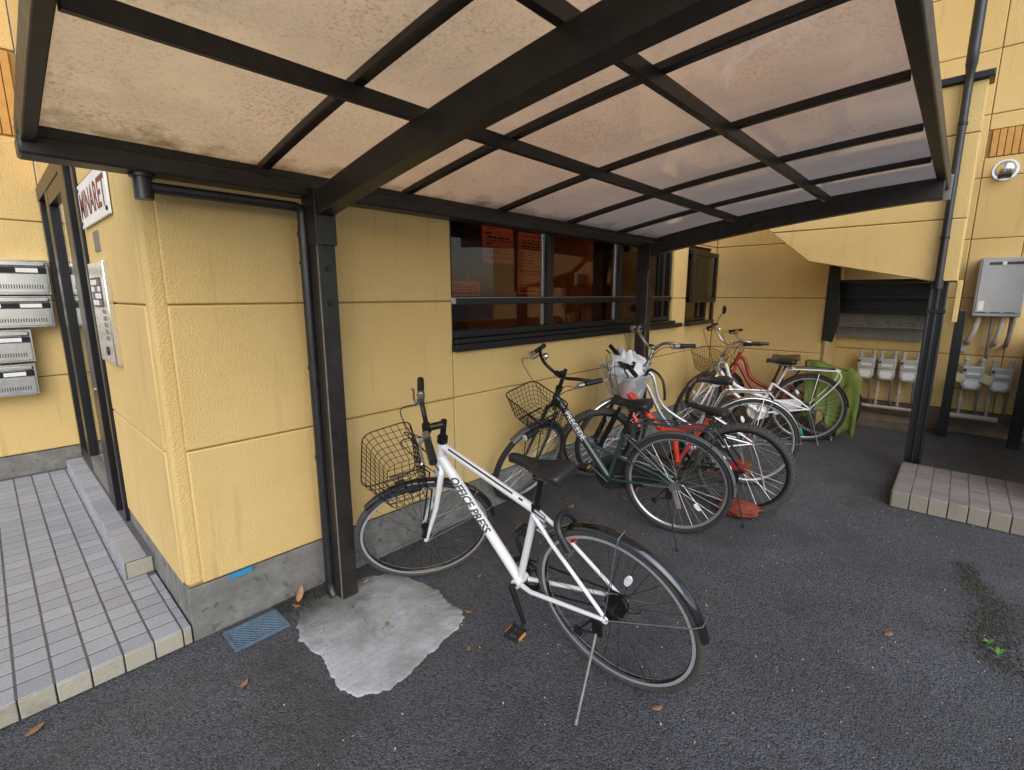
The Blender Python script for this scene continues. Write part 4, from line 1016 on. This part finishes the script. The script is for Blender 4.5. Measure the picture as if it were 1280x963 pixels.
b = MB(); b.tube([Vector((.27, 0, .56)), Vector((.12, .0, .52))], .010, 8); b.tube([Vector((.29, .03, .50)), Vector((.1, .035, .44)), Vector((.02, .06, .36))], .012, 8); b.build('swing_arm', 'black_metal', rt, world=False)

SILVER = bike(dict(lean=0.0, st=.673, wb=1.071, R=.352, hl=.64, stl=.145, rch=.035, swp=.15, hw=.277, gz=.078, sx=.289, sz=.85, bx=.44, bz=.28, X=3.507, Y=-1.191, hd=2.132,
    label='silver city bicycle with chrome mudguards and a milky plastic basket', paint='silver_paint', style='loop', bar='silver_alu', spoke='steel', rim='silver_alu', tyre=.019, fmat='chrome', rack='steel', stand='double', cog=(1, .035, 'rust'), wr=.1, sl=.25,
    hubmat='steel', levermat='silver_alu', fa0=50, fa1=180, ra0=30, ra1=190, clu=.62, case='black_plastic', ringmat='steel', crankmat='steel', rk=(.17, -.12), tyremat='rubber', refl=1.2, stemmat='chrome', ftube=.0155, dtube=.0155, postmat='steel', headl=.15))
g = SILVER; rt = g['root']; S4 = g['S4']
SB = basket(rt, S4, (.99, 0, .71), .20, .24, .27, .34, .22, 'basket_plastic', sheet='basket_plastic', cr=.05, front=.03, rim=.005)
b = MB()
for s in (-1, 1): b.tube([S4 @ Vector((1.08, s * .07, .705)), S4 @ Vector((.90, s * .07, .705)), S4 @ (g['fh'] + Vector((0, s * .06, 0)))], .004, 8)
b.build('basket_carrier', 'steel', rt, world=False)
b = MB(); aa = R(163); q = g['rh'] + Vector((math.cos(aa), 0, math.sin(aa))) * (g['R'] + .018); b.obox(q, (-math.sin(aa), 0, math.cos(aa)), (0, 1, 0), (math.cos(aa), 0, math.sin(aa)), .06, .036, .014); b.build('tail_reflector', 'green_lens', rt, world=False, bevel=.006)
b = MB(); b.obox((.09, 0, .66), (1, 0, -.35), (0, 1, 0), (.35, 0, 1), .02, .1, .01); b.build('rack_plate', 'steel', rt, world=False)

CITY = bike(dict(lean=.03, st=.931, wb=1.067, R=.35, hl=.531, stl=.157, rch=.024, swp=.11, hw=.274, gz=.081, sx=.272, sz=.837, bx=.44, bz=.28, X=5.14, Y=-1.246, hd=1.963,
    label='white city bicycle with a mirror on the handlebar and brown wire basket', paint='white_paint', style='loop', bar='steel', spoke='steel', rim='silver_alu', tyre=.020, fmat='maroon_paint', rack='white_paint', clip='black_plastic', stand='double', cog=(3, .045, 'black_metal'),
    wr=.1, sl=.25, hubmat='steel', levermat='black_metal', fa0=50, fa1=180, ra0=25, ra1=175, clu=.64, case='white_paint', ringmat='steel', crankmat='steel', rk=(.17, -.24), bell=True, refl=1.0, stemmat='chrome', ftube=.017, dtube=.017, headl=.14, fw=.05))
g = CITY; rt = g['root']; S4 = g['S4']
simple('wire_brown', (.16, .12, .05), .5, .5, .2, 40)
basket(rt, S4, (1.02, 0, .73), .19, .22, .26, .32, .20, 'wire_brown', 7, .032, .004, .002, .05, front=.03)
clampp = g['ht'] + AX * .158 + Vector((.02, 0, 0)); m0 = clampp + Vector((0, -.19, .10))
b = MB(); mp_ = [S4 @ q for q in (m0, m0 + Vector((-.03, .0, .09)), m0 + Vector((-.08, .01, .19)))]; b.tube(mp_, .004, 8); b.obox(mp_[0] + Vector((0, 0, .04)), (1, .5, .1), (0, 1, 0), (0, 0, 1), .08, .03, .02); mi = b.build('mirror_arm', 'black_metal', rt, world=False)
b = MB(); b.lathe([(.0005, -.012), (.018, -.012), (.028, -.004), (.03, .006), (.026, .009), (.0005, .009)], (0, 0, 0), 24, 'x'); b.xf(Matrix.Translation(mp_[2]) @ Matrix.Rotation(.5, 4, 'Z') @ Matrix.Diagonal((1, 1, 1.5, 1))); b.build('mirror_head', 'black_plastic', mi, world=False)

FAR = bike(dict(lean=0.0, st=.6, wb=1.06, R=.34, hl=.56, stl=.12, rch=.03, swp=.12, hw=.28, gz=.05, sx=.36, sz=.845, bx=.44, bz=.28, X=5.42, Y=-1.33, hd=1.80,
    label='dark red bicycle with brown torn saddle cover behind the white city bicycle', paint='dark_red_paint', style='loop', bar='steel', spoke='steel', rim='silver_alu', tyre=.021, fmat='black_gloss', rack='black_metal', stand='double', wr=.09, seatmat='cloth_brown', sl=.26, hubmat='steel', clu=.55, ra1=165, headl=.14, dtube=.02, ftube=.02))

# ------------------------------------------------------------------ loose things on the bicycles
def crumple(name, c, rad, sq, amp, mat, label, cat, seed, n=26, m=18, z0=None):
    rnd = random.Random(seed); from mathutils import noise as mn
    v = []; f = []
    for i in range(m + 1):
        th = math.pi * i / m
        for k in range(n):
            ph = 2 * math.pi * k / n; d = Vector((math.sin(th) * math.cos(ph), math.sin(th) * math.sin(ph), math.cos(th)))
            q = d * 2.2 + Vector((seed, seed * 2, 0)); r = 1 + amp * (abs(mn.noise(q * 1.1)) * 1.6 + .8 * abs(mn.noise(q * 2.7)) - .6)
            p = Vector((d.x * rad * sq[0] * r, d.y * rad * sq[1] * r, d.z * rad * sq[2] * r)) + Vector(c)
            if z0 is not None: p.z = max(p.z, z0 + .002 * rnd.random())
            v.append(p)
    for i in range(m):
        for k in range(n): f.append((i * n + k, i * n + (k + 1) % n, (i + 1) * n + (k + 1) % n, (i + 1) * n + k))
    return tag(MB().add(v, f).build(name, mat, smooth=75), label, cat)
mw = Matrix.Translation((SILVER['X'], SILVER['Y'], 0)) @ SILVER['rot'] @ SILVER['S4']
bc = mw @ Vector((1.02, -.01, .935))
crumple('plastic_bag', bc + Vector((0, 0, .01)), .135, (1.0, 1.15, .95), .5, 'bag_plastic', 'crumpled white plastic bag stuffed in the milky bicycle basket', 'plastic bag', 3)
q0 = mw @ Vector((.92, .10, .80))
b = MB(); b.tube(smoothpath([q0, mw @ Vector((.91, .13, .955)), mw @ Vector((.89, .19, .965)), mw @ Vector((.87, .25, .92)), mw @ Vector((.86, .28, .84)), mw @ Vector((.855, .29, .77))], 6), .010, 10)
um = tag(b.build('umbrella_handle', 'black_plastic'), 'black curved cane handle hooked over the milky plastic basket', 'cane')
mr = Matrix.Translation((RED['X'], RED['Y'], 0)) @ RED['rot']
crumple('rag', (2.90, -1.32, .05), .11, (.9, 1.25, .50), .32, 'cloth_red', 'rust red rag lying on the asphalt inside the red bicycle wheel', 'rag', 11, z0=.003)
# green cover sheet hanging over the rack of the dark red bicycle
mf = Matrix.Translation((FAR['X'], FAR['Y'], 0)) @ FAR['rot']
from mathutils import noise as mnz
v = []; f = []; nu, nv = 40, 30
for i in range(nu + 1):
    u = i / nu
    for k in range(nv + 1):
        t = k / nv; s = (t - .5) * 2
        fx = .19 - .50 * u; hw = .075 + .02 * math.sin(u * 6)
        drop = max(0, abs(s) - .14) / .86
        ln = (.50 + .16 * u + .06 * math.sin(u * 9 + (2 if s > 0 else 0))) if s > 0 else .40 + .18 * u
        zt = .80 - .06 * u + .02 * math.sin(u * 8)
        if u > .8: zt -= (u - .8) * .5
        fold = .028 * math.sin(u * 26 + s * 2) * drop + .03 * mnz.noise(Vector((u * 5, s * 3, 2)))
        y = math.copysign(min(abs(s), .14) / .14 * hw + drop * .10, s) + fold
        v.append(mf @ Vector((fx + fold * .4 + .05 * drop * (u - .5), y, max(.05, zt - drop * ln + .012 * mnz.noise(Vector((u * 9, s * 7, 5)))))))
for i in range(nu):
    for k in range(nv):
        q = i * (nv + 1) + k; f.append((q, q + 1, q + nv + 2, q + nv + 1))
co = MB().add(v, f).build('cover_sheet', 'cloth_green', smooth=70); sm = co.modifiers.new('thick', 'SOLIDIFY'); sm.thickness = .002
tag(co, 'olive green cloth cover draped over the rack of the dark red bicycle', 'cover')

# ------------------------------------------------------------------ fittings on the walls
def place_text(txt, size, org, ux, uy, mat, name, parent, bold=0, fit=None, lift=.001):
    v, f, W, H = text_geo(txt, size, bold); ux, uy = Vector(ux), Vector(uy); nrm = ux.cross(uy)
    sx = fit[0] / W if fit else 1; sy = fit[1] / H if fit else 1
    return MB().add([Vector(org) + ux * (q.x * sx) + uy * (q.y * sy) + nrm * lift for q in v], f).build(name, mat, parent, smooth=0)
# name board
nb = thing('name_board', (0, .755, 1.92), 'white name board with dark red letters beside the entrance door', 'sign')
b = MB(); b.box(-.014, -.004, .385, 1.13, 1.825, 2.035); b.build('board', 'sign_white', nb, bevel=.003)
place_text('MINARET', .16, (-.014, 1.10, 1.93), (0, -1, 0), (0, 0, 1), 'print_maroon', 'lettering', nb, .003, (.69, .125))
for y in (.41, 1.105):
    for z in (1.85, 2.01):
        b = MB(); b.tube([(-.020, y, z), (.002, y, z)], .010, 10); b.build('stud', 'black_metal', nb)
b = MB(); b.box(-.006, .002, .80, .93, 1.70, 1.795); tag(b.build('plaque', 'pipe_grey', bevel=.001), 'small grey metal plaque under the white name board', 'plaque')
# intercom
ic = thing('intercom', (0, .87, 1.40), 'tall silver intercom panel on the yellow wall beside the door', 'intercom')
b = MB(); b.box(-.027, .002, .67, 1.07, 1.15, 1.65); b.build('housing', 'stainless', ic, bevel=.006)
b = MB(); b.box(-.030, -.022, .76, 1.03, 1.43, 1.575); b.build('name_list', 'print_dark', ic, bevel=.002)
for i in range(4):
    for j in range(3):
        b = MB(); b.box(-.0315, -.029, .775 + .085 * j, .845 + .085 * j, 1.44 + .033 * i, 1.465 + .033 * i); b.build('name_slip', 'paper' if (i + j) % 3 else 'pipe_grey', ic, smooth=0)
for i in range(5):
    b = MB(); b.box(-.031, -.024, .735, .80, 1.40 - .032 * i, 1.42 - .032 * i); b.build('key_button', 'pipe_grey', ic, bevel=.002)
b = MB(); b.disc((-.029, .83, 1.215), .022, .008, 'x', 16); b.build('lock', 'black_metal', ic)
# mailboxes
for (x1, z0, z1, wd, lab) in ((-.035, 1.495, 1.755, .62, 'stainless steel mailbox, topmost of the stack on the porch wall'), (-.045, 1.25, 1.485, .62, 'stainless steel mailbox, second from the top on the porch wall'),
                              (-.19, .99, 1.235, .50, 'stainless steel mailbox, third from the top on the porch wall'), (-.20, .735, .975, .50, 'stainless steel mailbox, lowest of the stack on the porch wall')):
    x0 = x1 - wd; t = thing('mailbox', ((x0 + x1) / 2, 3.07, z0), lab, 'mailbox', 'stainless mailboxes in the porch'); Y = 2.93; h = z1 - z0
    b = MB(); b.box(x0, x1, Y + .012, 3.072, z0, z1); b.build('case', 'stainless', t, bevel=.003)
    b = MB(); b.box(x0 + .012, x1 - .012, Y, Y + .014, z0 + .012, z0 + h * .60); b.build('lower_flap', 'stainless', t, bevel=.004)
    b = MB(); b.box(x0 + .012, x1 - .012, Y - .002, Y + .014, z0 + h * .61, z0 + h * .78); b.build('label_strip', 'black_frame', t, bevel=.002)
    b = MB(); b.box(x0 + .012, x1 - .012, Y - .012, Y + .014, z0 + h * .79, z0 + h * .97); b.build('slot_flap', 'stainless', t, bevel=.012)
    for k in (0, 1):
        b = MB(); xx = x1 - .05 - .22 * k; b.box(xx - .13 + .04 * k, xx - .01, Y - .005, Y, z0 + h * .635, z0 + h * .755); b.build('name_slip', 'paper', t, smooth=0)
    b = MB(); b.disc((x1 - .025, Y - .003, z0 + h * .70), .008, .01, 'y', 12); b.build('lock', 'black_metal', t)
    b = MB()
    for k in range(22): b.box(x1 - .05 - .014 * k, x1 - .044 - .014 * k, Y - .0015, Y + .002, z0 + h * .17, z0 + h * .29)
    b.build('vent_slots', 'print_dark', t, smooth=0)
# notices behind the window glass
def notice(x0, x1, z0, z1, seed, lab, mat='paper_pink', big=False):
    rnd = random.Random(seed); t = thing('notice', ((x0 + x1) / 2, .085, z0), lab, 'notice')
    b = MB(); b.box(x0, x1, .0775, .0785, z0, z1); b.build('sheet', mat, t, smooth=0)
    b = MB(); z = z1 - .02
    while z > z0 + .02:
        h = rnd.choice((.006, .008, .012)); x = x0 + .015 + rnd.random() * .04
        while x < x1 - .03 and rnd.random() < .93:
            wl = rnd.uniform(.01, .06); b.box(x, min(x + wl, x1 - .012), .0768, .0773, z - h, z); x += wl + rnd.uniform(.004, .02)
        z -= h + rnd.choice((.008, .012, .022))
    b.build('printed_lines', 'print_dark', t, smooth=0)
notice(1.85, 2.15, 1.70, 2.02, 1, 'large printed notice behind the bronze window, on the bare side of the post')
notice(2.20, 2.478, 1.69, 1.925, 2, 'printed notice with a table, above another sheet behind the bronze window')
notice(2.195, 2.475, 1.49, 1.685, 5, 'printed leaflet with small pictures, lower sheet behind the bronze window')
notice(1.56, 1.825, 1.48, 1.575, 4, 'blank looking wide slip lying low behind the bronze window')
# tape and grate
b = MB(); b.box(.165, .262, .0005, .0065, .222, .247); tag(b.build('warning_sticker', 'tape_blue', smooth=0), 'small blue sticker on the concrete footing of the yellow wall', 'sticker')
gr = thing('drain_grate', (.215, -.125, 0), 'small blue grey metal drain grate set in the asphalt at the wall', 'grate')
GX0, GX1, GY0, GY1 = .10, .33, -.205, -.045
b = MB(); b.box(GX0, GX1, GY0, GY0 + .012, .001, .014); b.box(GX0, GX1, GY1 - .012, GY1, .001, .0141); b.box(GX0, GX0 + .012, GY0 + .012, GY1 - .012, .001, .0139); b.box(GX1 - .012, GX1, GY0 + .012, GY1 - .012, .001, .0139); b.build('frame', 'grate_blue', gr, bevel=.001)
b = MB(); b.box(GX0 + .01, GX1 - .01, GY0 + .01, GY1 - .01, .0012, .003); b.build('pan', 'print_dark', gr, smooth=0)
b = MB()
for i in range(-12, 24):
    for sgn in (1, -1):
        p0 = Vector((GX0 + .012 + i * .016 if sgn > 0 else GX1 - .012 - i * .016, GY0 + .011, .009)); p1 = p0 + Vector((sgn * .138, .138, 0))
        # clip to the frame in x
        lo, hi = GX0 + .011, GX1 - .011; d_ = p1 - p0; t0, t1 = 0, 1
        ta, tb = sorted(((lo - p0.x) / d_.x, (hi - p0.x) / d_.x)); t0 = max(t0, ta); t1 = min(t1, tb)
        if t1 - t0 > .03: b.tube([p0 + d_ * t0, p0 + d_ * t1], .0022, 4)
b.build('mesh', 'grate_blue', gr)
# gas meters
def meter(y, zc, lab, grp, tagc=False):
    t = thing('gas_meter', (6.62, y, 0), lab, 'gas meter', grp); X = 6.50
    b = MB(); b.box(X, X + .11, y - .085, y + .085, zc + .0, zc + .125); b.build('upper_case', 'meter_grey', t, bevel=.012)
    prof = [(y - .08, zc + .002), (y + .08, zc + .002), (y + .085, zc - .07), (y + .055, zc - .125), (y - .055, zc - .125), (y - .085, zc - .07)]
    b = MB(); b.prism(prof, 0, X - .008, X + .10); b.build('lower_case', 'meter_grey', t, bevel=.014)
    b = MB(); b.prism([(y - .05, zc - .02), (y + .05, zc - .02), (y + .06, zc - .06), (y + .035, zc - .1), (y - .035, zc - .1), (y - .06, zc - .06)], 0, X - .013, X - .007); b.build('face_plate', 'sign_white', t, bevel=.003)
    b = MB(); b.box(X - .004, X + .001, y - .055, y + .045, zc + .035, zc + .062); b.build('counter', 'print_white', t, bevel=.001)
    b = MB(); b.disc((X - .004, y + .065, zc + .085), .014, .01, 'x', 12); b.build('plug', 'black_plastic', t)
    for s in (-1, 1):
        b = MB(); yy = y + s * .062; b.tube([(X + .05, yy, zc + .12), (X + .05, yy, zc + .155)], .020, 10); b.tube([(X + .05, yy, zc + .155), (X + .05, yy, zc + .19)], .014, 10); b.lathe([(.0005, .03), (.016, .025), (.022, .01), (.022, 0), (.0005, 0)], (X + .05, yy, zc + .185), 12, 'z'); b.build('union', 'meter_grey', t)
        b = MB(); b.tube([(X + .05, yy, zc - .12), (X + .05, yy, .20)] if s > 0 else [(X + .05, yy, zc - .12), (X + .05, yy, .30), (X + .06, yy - .02, .24), (X + .11, yy - .04, .2)], .013, 8); b.tube([(X + .05, yy, zc - .17), (X + .05, yy, zc - .14)], .020, 8); b.build('riser_pipe', 'pipe_cream' if s > 0 else 'pipe_grey', t)
        if s > 0:
            b = MB(); b.tube([(X + .05, yy, .36), (X + .05, yy, .40)], .026, 8); b.box(X + .01, X + .024, yy - .009, yy + .009, .30, .40); b.build('valve', 'pipe_cream', t, bevel=.002)
    if tagc:
        b = MB(); b.obox((X - .02, y + .105, zc + .005), (1, 0, 0), (0, 1, .4), (0, -.4, 1), .004, .085, .09); b.build('paper_tag', 'tag_yellow', t)
for y, l in ((-1.54, 'grey gas meter next to the green cloth cover, under the stairs'), (-1.735, 'grey gas meter between two others under the dark stair treads'), (-1.935, 'grey gas meter partly hidden by the black stair post')): meter(y, .64, l, 'gas meters under the stairs')
for y, l in ((-2.455, 'grey gas meter with yellow tag straight below the junction box cable'), (-2.67, 'grey gas meter with yellow tag next to the black steel post')): meter(y, .62, l, 'gas meters under the water heater', True)
def pipe(name, pts, r, mat, lab, cat='pipe', n=10):
    return tag(MB().tube(pts, r, n).build(name, mat), lab, cat)
pipe('gas_pipe', [(6.55, -1.24, .195), (6.55, -2.02, .195)], .021, 'pipe_cream', 'cream gas pipe running along the wall under the stairs')
pipe('gas_pipe', smoothpath([(6.55, -2.28, .10), (6.55, -2.29, .19), (6.55, -2.33, .20), (6.55, -2.70, .20)], 4), .030, 'pipe_cream', 'thick cream gas pipe under the meters with yellow tags')
b = MB(); b.box(6.30, 6.645, -2.10, -1.25, -.01, .10); tag(b.build('kerb', 'concrete_brown', bevel=.01), 'low brown concrete kerb at the foot of the meter wall', 'kerb')
# water heater
wh = thing('water_heater', (6.6, -2.62, 1.25), 'grey wall mounted water heater above the gas meters', 'water heater')
b = MB(); b.box(6.43, 6.652, -2.93 + .21, -2.365, 1.265, 1.845); b.build('case', 'heater_metal', wh, bevel=.012)
b = MB(); b.box(6.418, 6.432, -2.715, -2.385, 1.30, 1.835); b.build('cover', 'heater_metal', wh, bevel=.006)
b = MB(); b.box(6.410, 6.4175, -2.70, -2.44, 1.775, 1.80); b.build('exhaust_slot', 'print_dark', wh, bevel=.002)
b = MB(); b.box(6.407, 6.4095, -2.56, -2.53, 1.77, 1.805); b.build('vent_label', 'print_white', wh, smooth=0)
b = MB(); b.box(6.4155, 6.4178, -2.445, -2.405, 1.325, 1.42); b.build('rating_label', 'print_white', wh, smooth=0)
b = MB(); [b.box(6.4155, 6.4176, -2.47 - .1 * k, -2.40 - .1 * k, 1.307, 1.313) for k in range(3)]; b.build('slots', 'print_dark', wh, smooth=0)
for y, zl, y2, m_, r_ in ((-2.42, 1.0, -2.375, 'pipe_cream', .026), (-2.53, .84, -2.53, 'pipe_grey', .014), (-2.60, .99, -2.575, 'pipe_cream', .022), (-2.68, .98, -2.66, 'pipe_grey', .020)):
    b = MB(); b.tube(smoothpath([(6.52, y, 1.27), (6.52, y, 1.2), (6.53, (y + y2) / 2, 1.08), (6.56, y2, zl), (6.64, y2, zl - .015)], 4), r_, 10); b.build('connection_pipe', m_, wh)
b = MB(); b.box(6.60, 6.652, -2.37, -2.29, .885, .985); jb = tag(b.build('junction_box', 'meter_grey', bevel=.006), 'small grey junction box on the yellow wall left of the tagged meters' if False else 'small grey junction box on the yellow wall above the tagged meters', 'junction box')
b = MB(); b.tube(smoothpath([(6.61, -2.33, .885), (6.60, -2.31, .78), (6.58, -2.36, .72), (6.52, -2.42, .70), (6.50, -2.32, .60), (6.52, -2.30, .52), (6.53, -2.36, .50), (6.52, -2.40, .54)], 5), .004, 6); tag(b.build('cable', 'black_plastic'), 'thin black cable looping from the junction box to the meters', 'cable')
# vent hood
vh = thing('vent_hood', (6.65, -2.44, 2.70), 'round stainless vent hood on the upper yellow wall', 'vent hood')
b = MB(); b.lathe([(.0005, .0), (.098, .0), (.098, .012), (.085, .016), (.0005, .016)], (6.65 - .016, -2.44, 2.70), 32, 'x'); b.build('flange', 'stainless', vh)
rings = []
for i in range(9):
    a = math.pi / 2 * i / 8; rr = .08 * math.cos(a) + .0008; xx = 6.635 - .085 * math.sin(a)
    rings.append([(xx, -2.44 + rr * math.cos(t), 2.705 + rr * math.sin(t)) for t in [2 * math.pi * k / 28 for k in range(28)]])
b = MB().loft(rings); b.build('dome', 'stainless', vh)
b = MB(); b.obox((6.575, -2.44, 2.645), (1, 0, -.6), (0, 1, 0), (.6, 0, 1), .05, .10, .02); b.build('louvre', 'print_dark', vh)

# ------------------------------------------------------------------ litter and weeds
def leaf(x, y, z, L, W, az, curl, mat, lab, tilt=0):
    v = []; f = []; n = 8
    for i in range(n + 1):
        t = i / n; wd = W * math.sin(math.pi * t ** .8) * .5 + .0006; zz = curl * (2 * t - 1) ** 2
        for s in (-1, 0, 1): v.append(Vector(((t - .5) * L, s * wd, zz + abs(s) * wd * .35)))
    for i in range(n):
        for k in (0, 1): f.append((3 * i + k, 3 * i + k + 1, 3 * i + k + 4, 3 * i + k + 3))
    m = Matrix.Translation((x, y, z)) @ Matrix.Rotation(az, 4, 'Z') @ Matrix.Rotation(tilt, 4, 'Y')
    o = MB().add([m @ q for q in v], f).build('fallen_leaf', mat, smooth=60); s = o.modifiers.new('t', 'SOLIDIFY'); s.thickness = .0006
    return tag(o, lab, 'leaf', 'leaves fallen on the ground')
for (x, y, L, az, lab) in ((1.181, -.558, .05, .3, 'brown leaf on asphalt under the white bicycle down tube'), (.94, -.735, .04, 1.9, 'brown leaf touching the far corner of the cement patch'), (.777, -.918, .032, .8, 'small brown leaf on asphalt between cement patch and pedal'),
        (1.034, -1.647, .045, 2.5, 'brown leaf on asphalt behind the white bicycle rear wheel'), (2.218, -.415, .08, .2, 'long brown leaf beneath the white bicycle saddle, before the green bicycle'), (2.24, -.299, .03, 1.1, 'tiny brown leaf near the green bicycle front wheel'),
        (2.09, -2.222, .05, 2.6, 'lone brown leaf on open asphalt before the mossy soil'), (-.501, -.101, .06, .6, 'brown leaf on asphalt at the porch riser tiles'), (.063, -.417, .045, .7, 'brown leaf on asphalt in front of the drain grate'),
        (1.75, -1.55, .03, .4, 'small brown leaf on asphalt between the white and green rear wheels'), (3.05, -1.05, .05, 1.2, 'brown leaf under the red folding bicycle'), (1.42, -1.02, .04, 2.1, 'brown leaf seen through the white bicycle rear wheel'), (2.6, -.62, .05, .9, 'brown leaf on asphalt under the green bicycle'), (1.30, -.40, .035, 1.7, 'brown leaf behind the white bicycle front wheel')):
    leaf(x, y, .006, L, L * .45, az, L * .10, 'leaf_brown', lab)
leaf(.452, -.045, .035, .085, .034, .6, .010, 'leaf_brown', 'upright brown leaf leaning in the gap beside the drainpipe', -1.0)
leaf(.405, -.10, .012, .05, .02, 2.0, .006, 'leaf_brown', 'curled brown leaf on the soil beside the drain grate')
leaf(.735, -.165, .014, .045, .018, .2, .006, 'leaf_pale', 'pale leaf on the cement right beside the post foot')
leaf(.628, -.53, .013, .03, .018, 1.3, .004, 'leaf_brown', 'tiny brown leaf in the middle of the cement patch')
leaf(.40, -.36, .012, .04, .014, .8, .004, 'leaf_pale', 'pale leaf scrap at the left edge of the cement patch' if False else 'pale leaf scrap on the cement close to the drain grate')
# crumbs of soil and grit along the wall foot
v_ = MB(); rnd = random.Random(4)
for k in range(760):
    x = rnd.uniform(.33, .62) if k < 600 else rnd.uniform(.72, 3.2); y = -abs(rnd.gauss(0, .05 if k < 600 else .03)) - .004; s = rnd.uniform(.003, .009) * (1 if k < 600 else .7)
    if .58 < x < .68 and y < -.09: continue
    a = rnd.uniform(0, 3); v_.obox((x, y, s * .4), (math.cos(a), math.sin(a), .3), (-math.sin(a), math.cos(a), .2), (0, -.2, 1), s * 1.4, s, s * .9)
tag(v_.build('grit', 'soil', smooth=0), 'dark soil crumbs gathered along the foot of the yellow wall', 'soil', kind='stuff')
v_ = MB()
for k in range(260):
    x = rnd.uniform(.1, 4.2); y = rnd.uniform(-2.6, -.15); s = rnd.uniform(.002, .0045); a = rnd.uniform(0, 3)
    v_.obox((x, y, s * .3), (math.cos(a), math.sin(a), .3), (-math.sin(a), math.cos(a), .2), (0, -.2, 1), s * 1.5, s, s * .8)
tag(v_.build('gravel', 'leaf_pale', smooth=0), 'pale grit scattered over the asphalt', 'grit', kind='stuff')
# mossy hollow with weeds: crumbs of soil thinning out to its edges
v_ = MB()
for k in range(2200):
    t = rnd.random(); cx_ = 2.15 + .95 * t; cy_ = -2.60 + .10 * t + .03 * math.sin(9 * t); wd = .10 * (1 - .6 * t)
    x = cx_ + rnd.gauss(0, .03); y = cy_ + rnd.gauss(0, wd * .6); s = rnd.uniform(.0015, .0055); a = rnd.uniform(0, 3)
    v_.obox((x, y, s * .25), (math.cos(a), math.sin(a), .3), (-math.sin(a), math.cos(a), .2), (0, -.2, 1), s * 1.6, s * 1.2, s * .8)
simple('moss', (.05, .05, .03), .95, 0, .4, 40, .5, 120, .004, world=True)
tag(v_.build('moss', 'moss', smooth=0), 'dark moss and soil crumbs collected in a hollow of the asphalt', 'moss', kind='stuff')
for (x, y, k) in ((2.31, -2.545, 3), (2.25, -2.575, 3)):
    t = thing('weed', (x, y, .006), 'small green weed sprouting from the mossy soil on the asphalt', 'weed', 'weeds in the asphalt')
    for i in range(k):
        a = rnd.uniform(0, 6.28); L = rnd.uniform(.02, .04); vv = []; ff = []
        for q in range(6):
            u = q / 5; wd = .006 * math.sin(math.pi * u ** .7) + .0008; p = Vector((x, y, .004)) + Vector((math.cos(a), math.sin(a), 0)) * (L * u) + Vector((0, 0, L * .6 * math.sin(u * 2)))
            sd_ = Vector((-math.sin(a), math.cos(a), 0)); vv += [p - sd_ * wd, p + sd_ * wd]
        for q in range(5): ff.append((2 * q, 2 * q + 1, 2 * q + 3, 2 * q + 2))
        MB().add(vv, ff).build('leaf', 'weed_green', t, smooth=60)
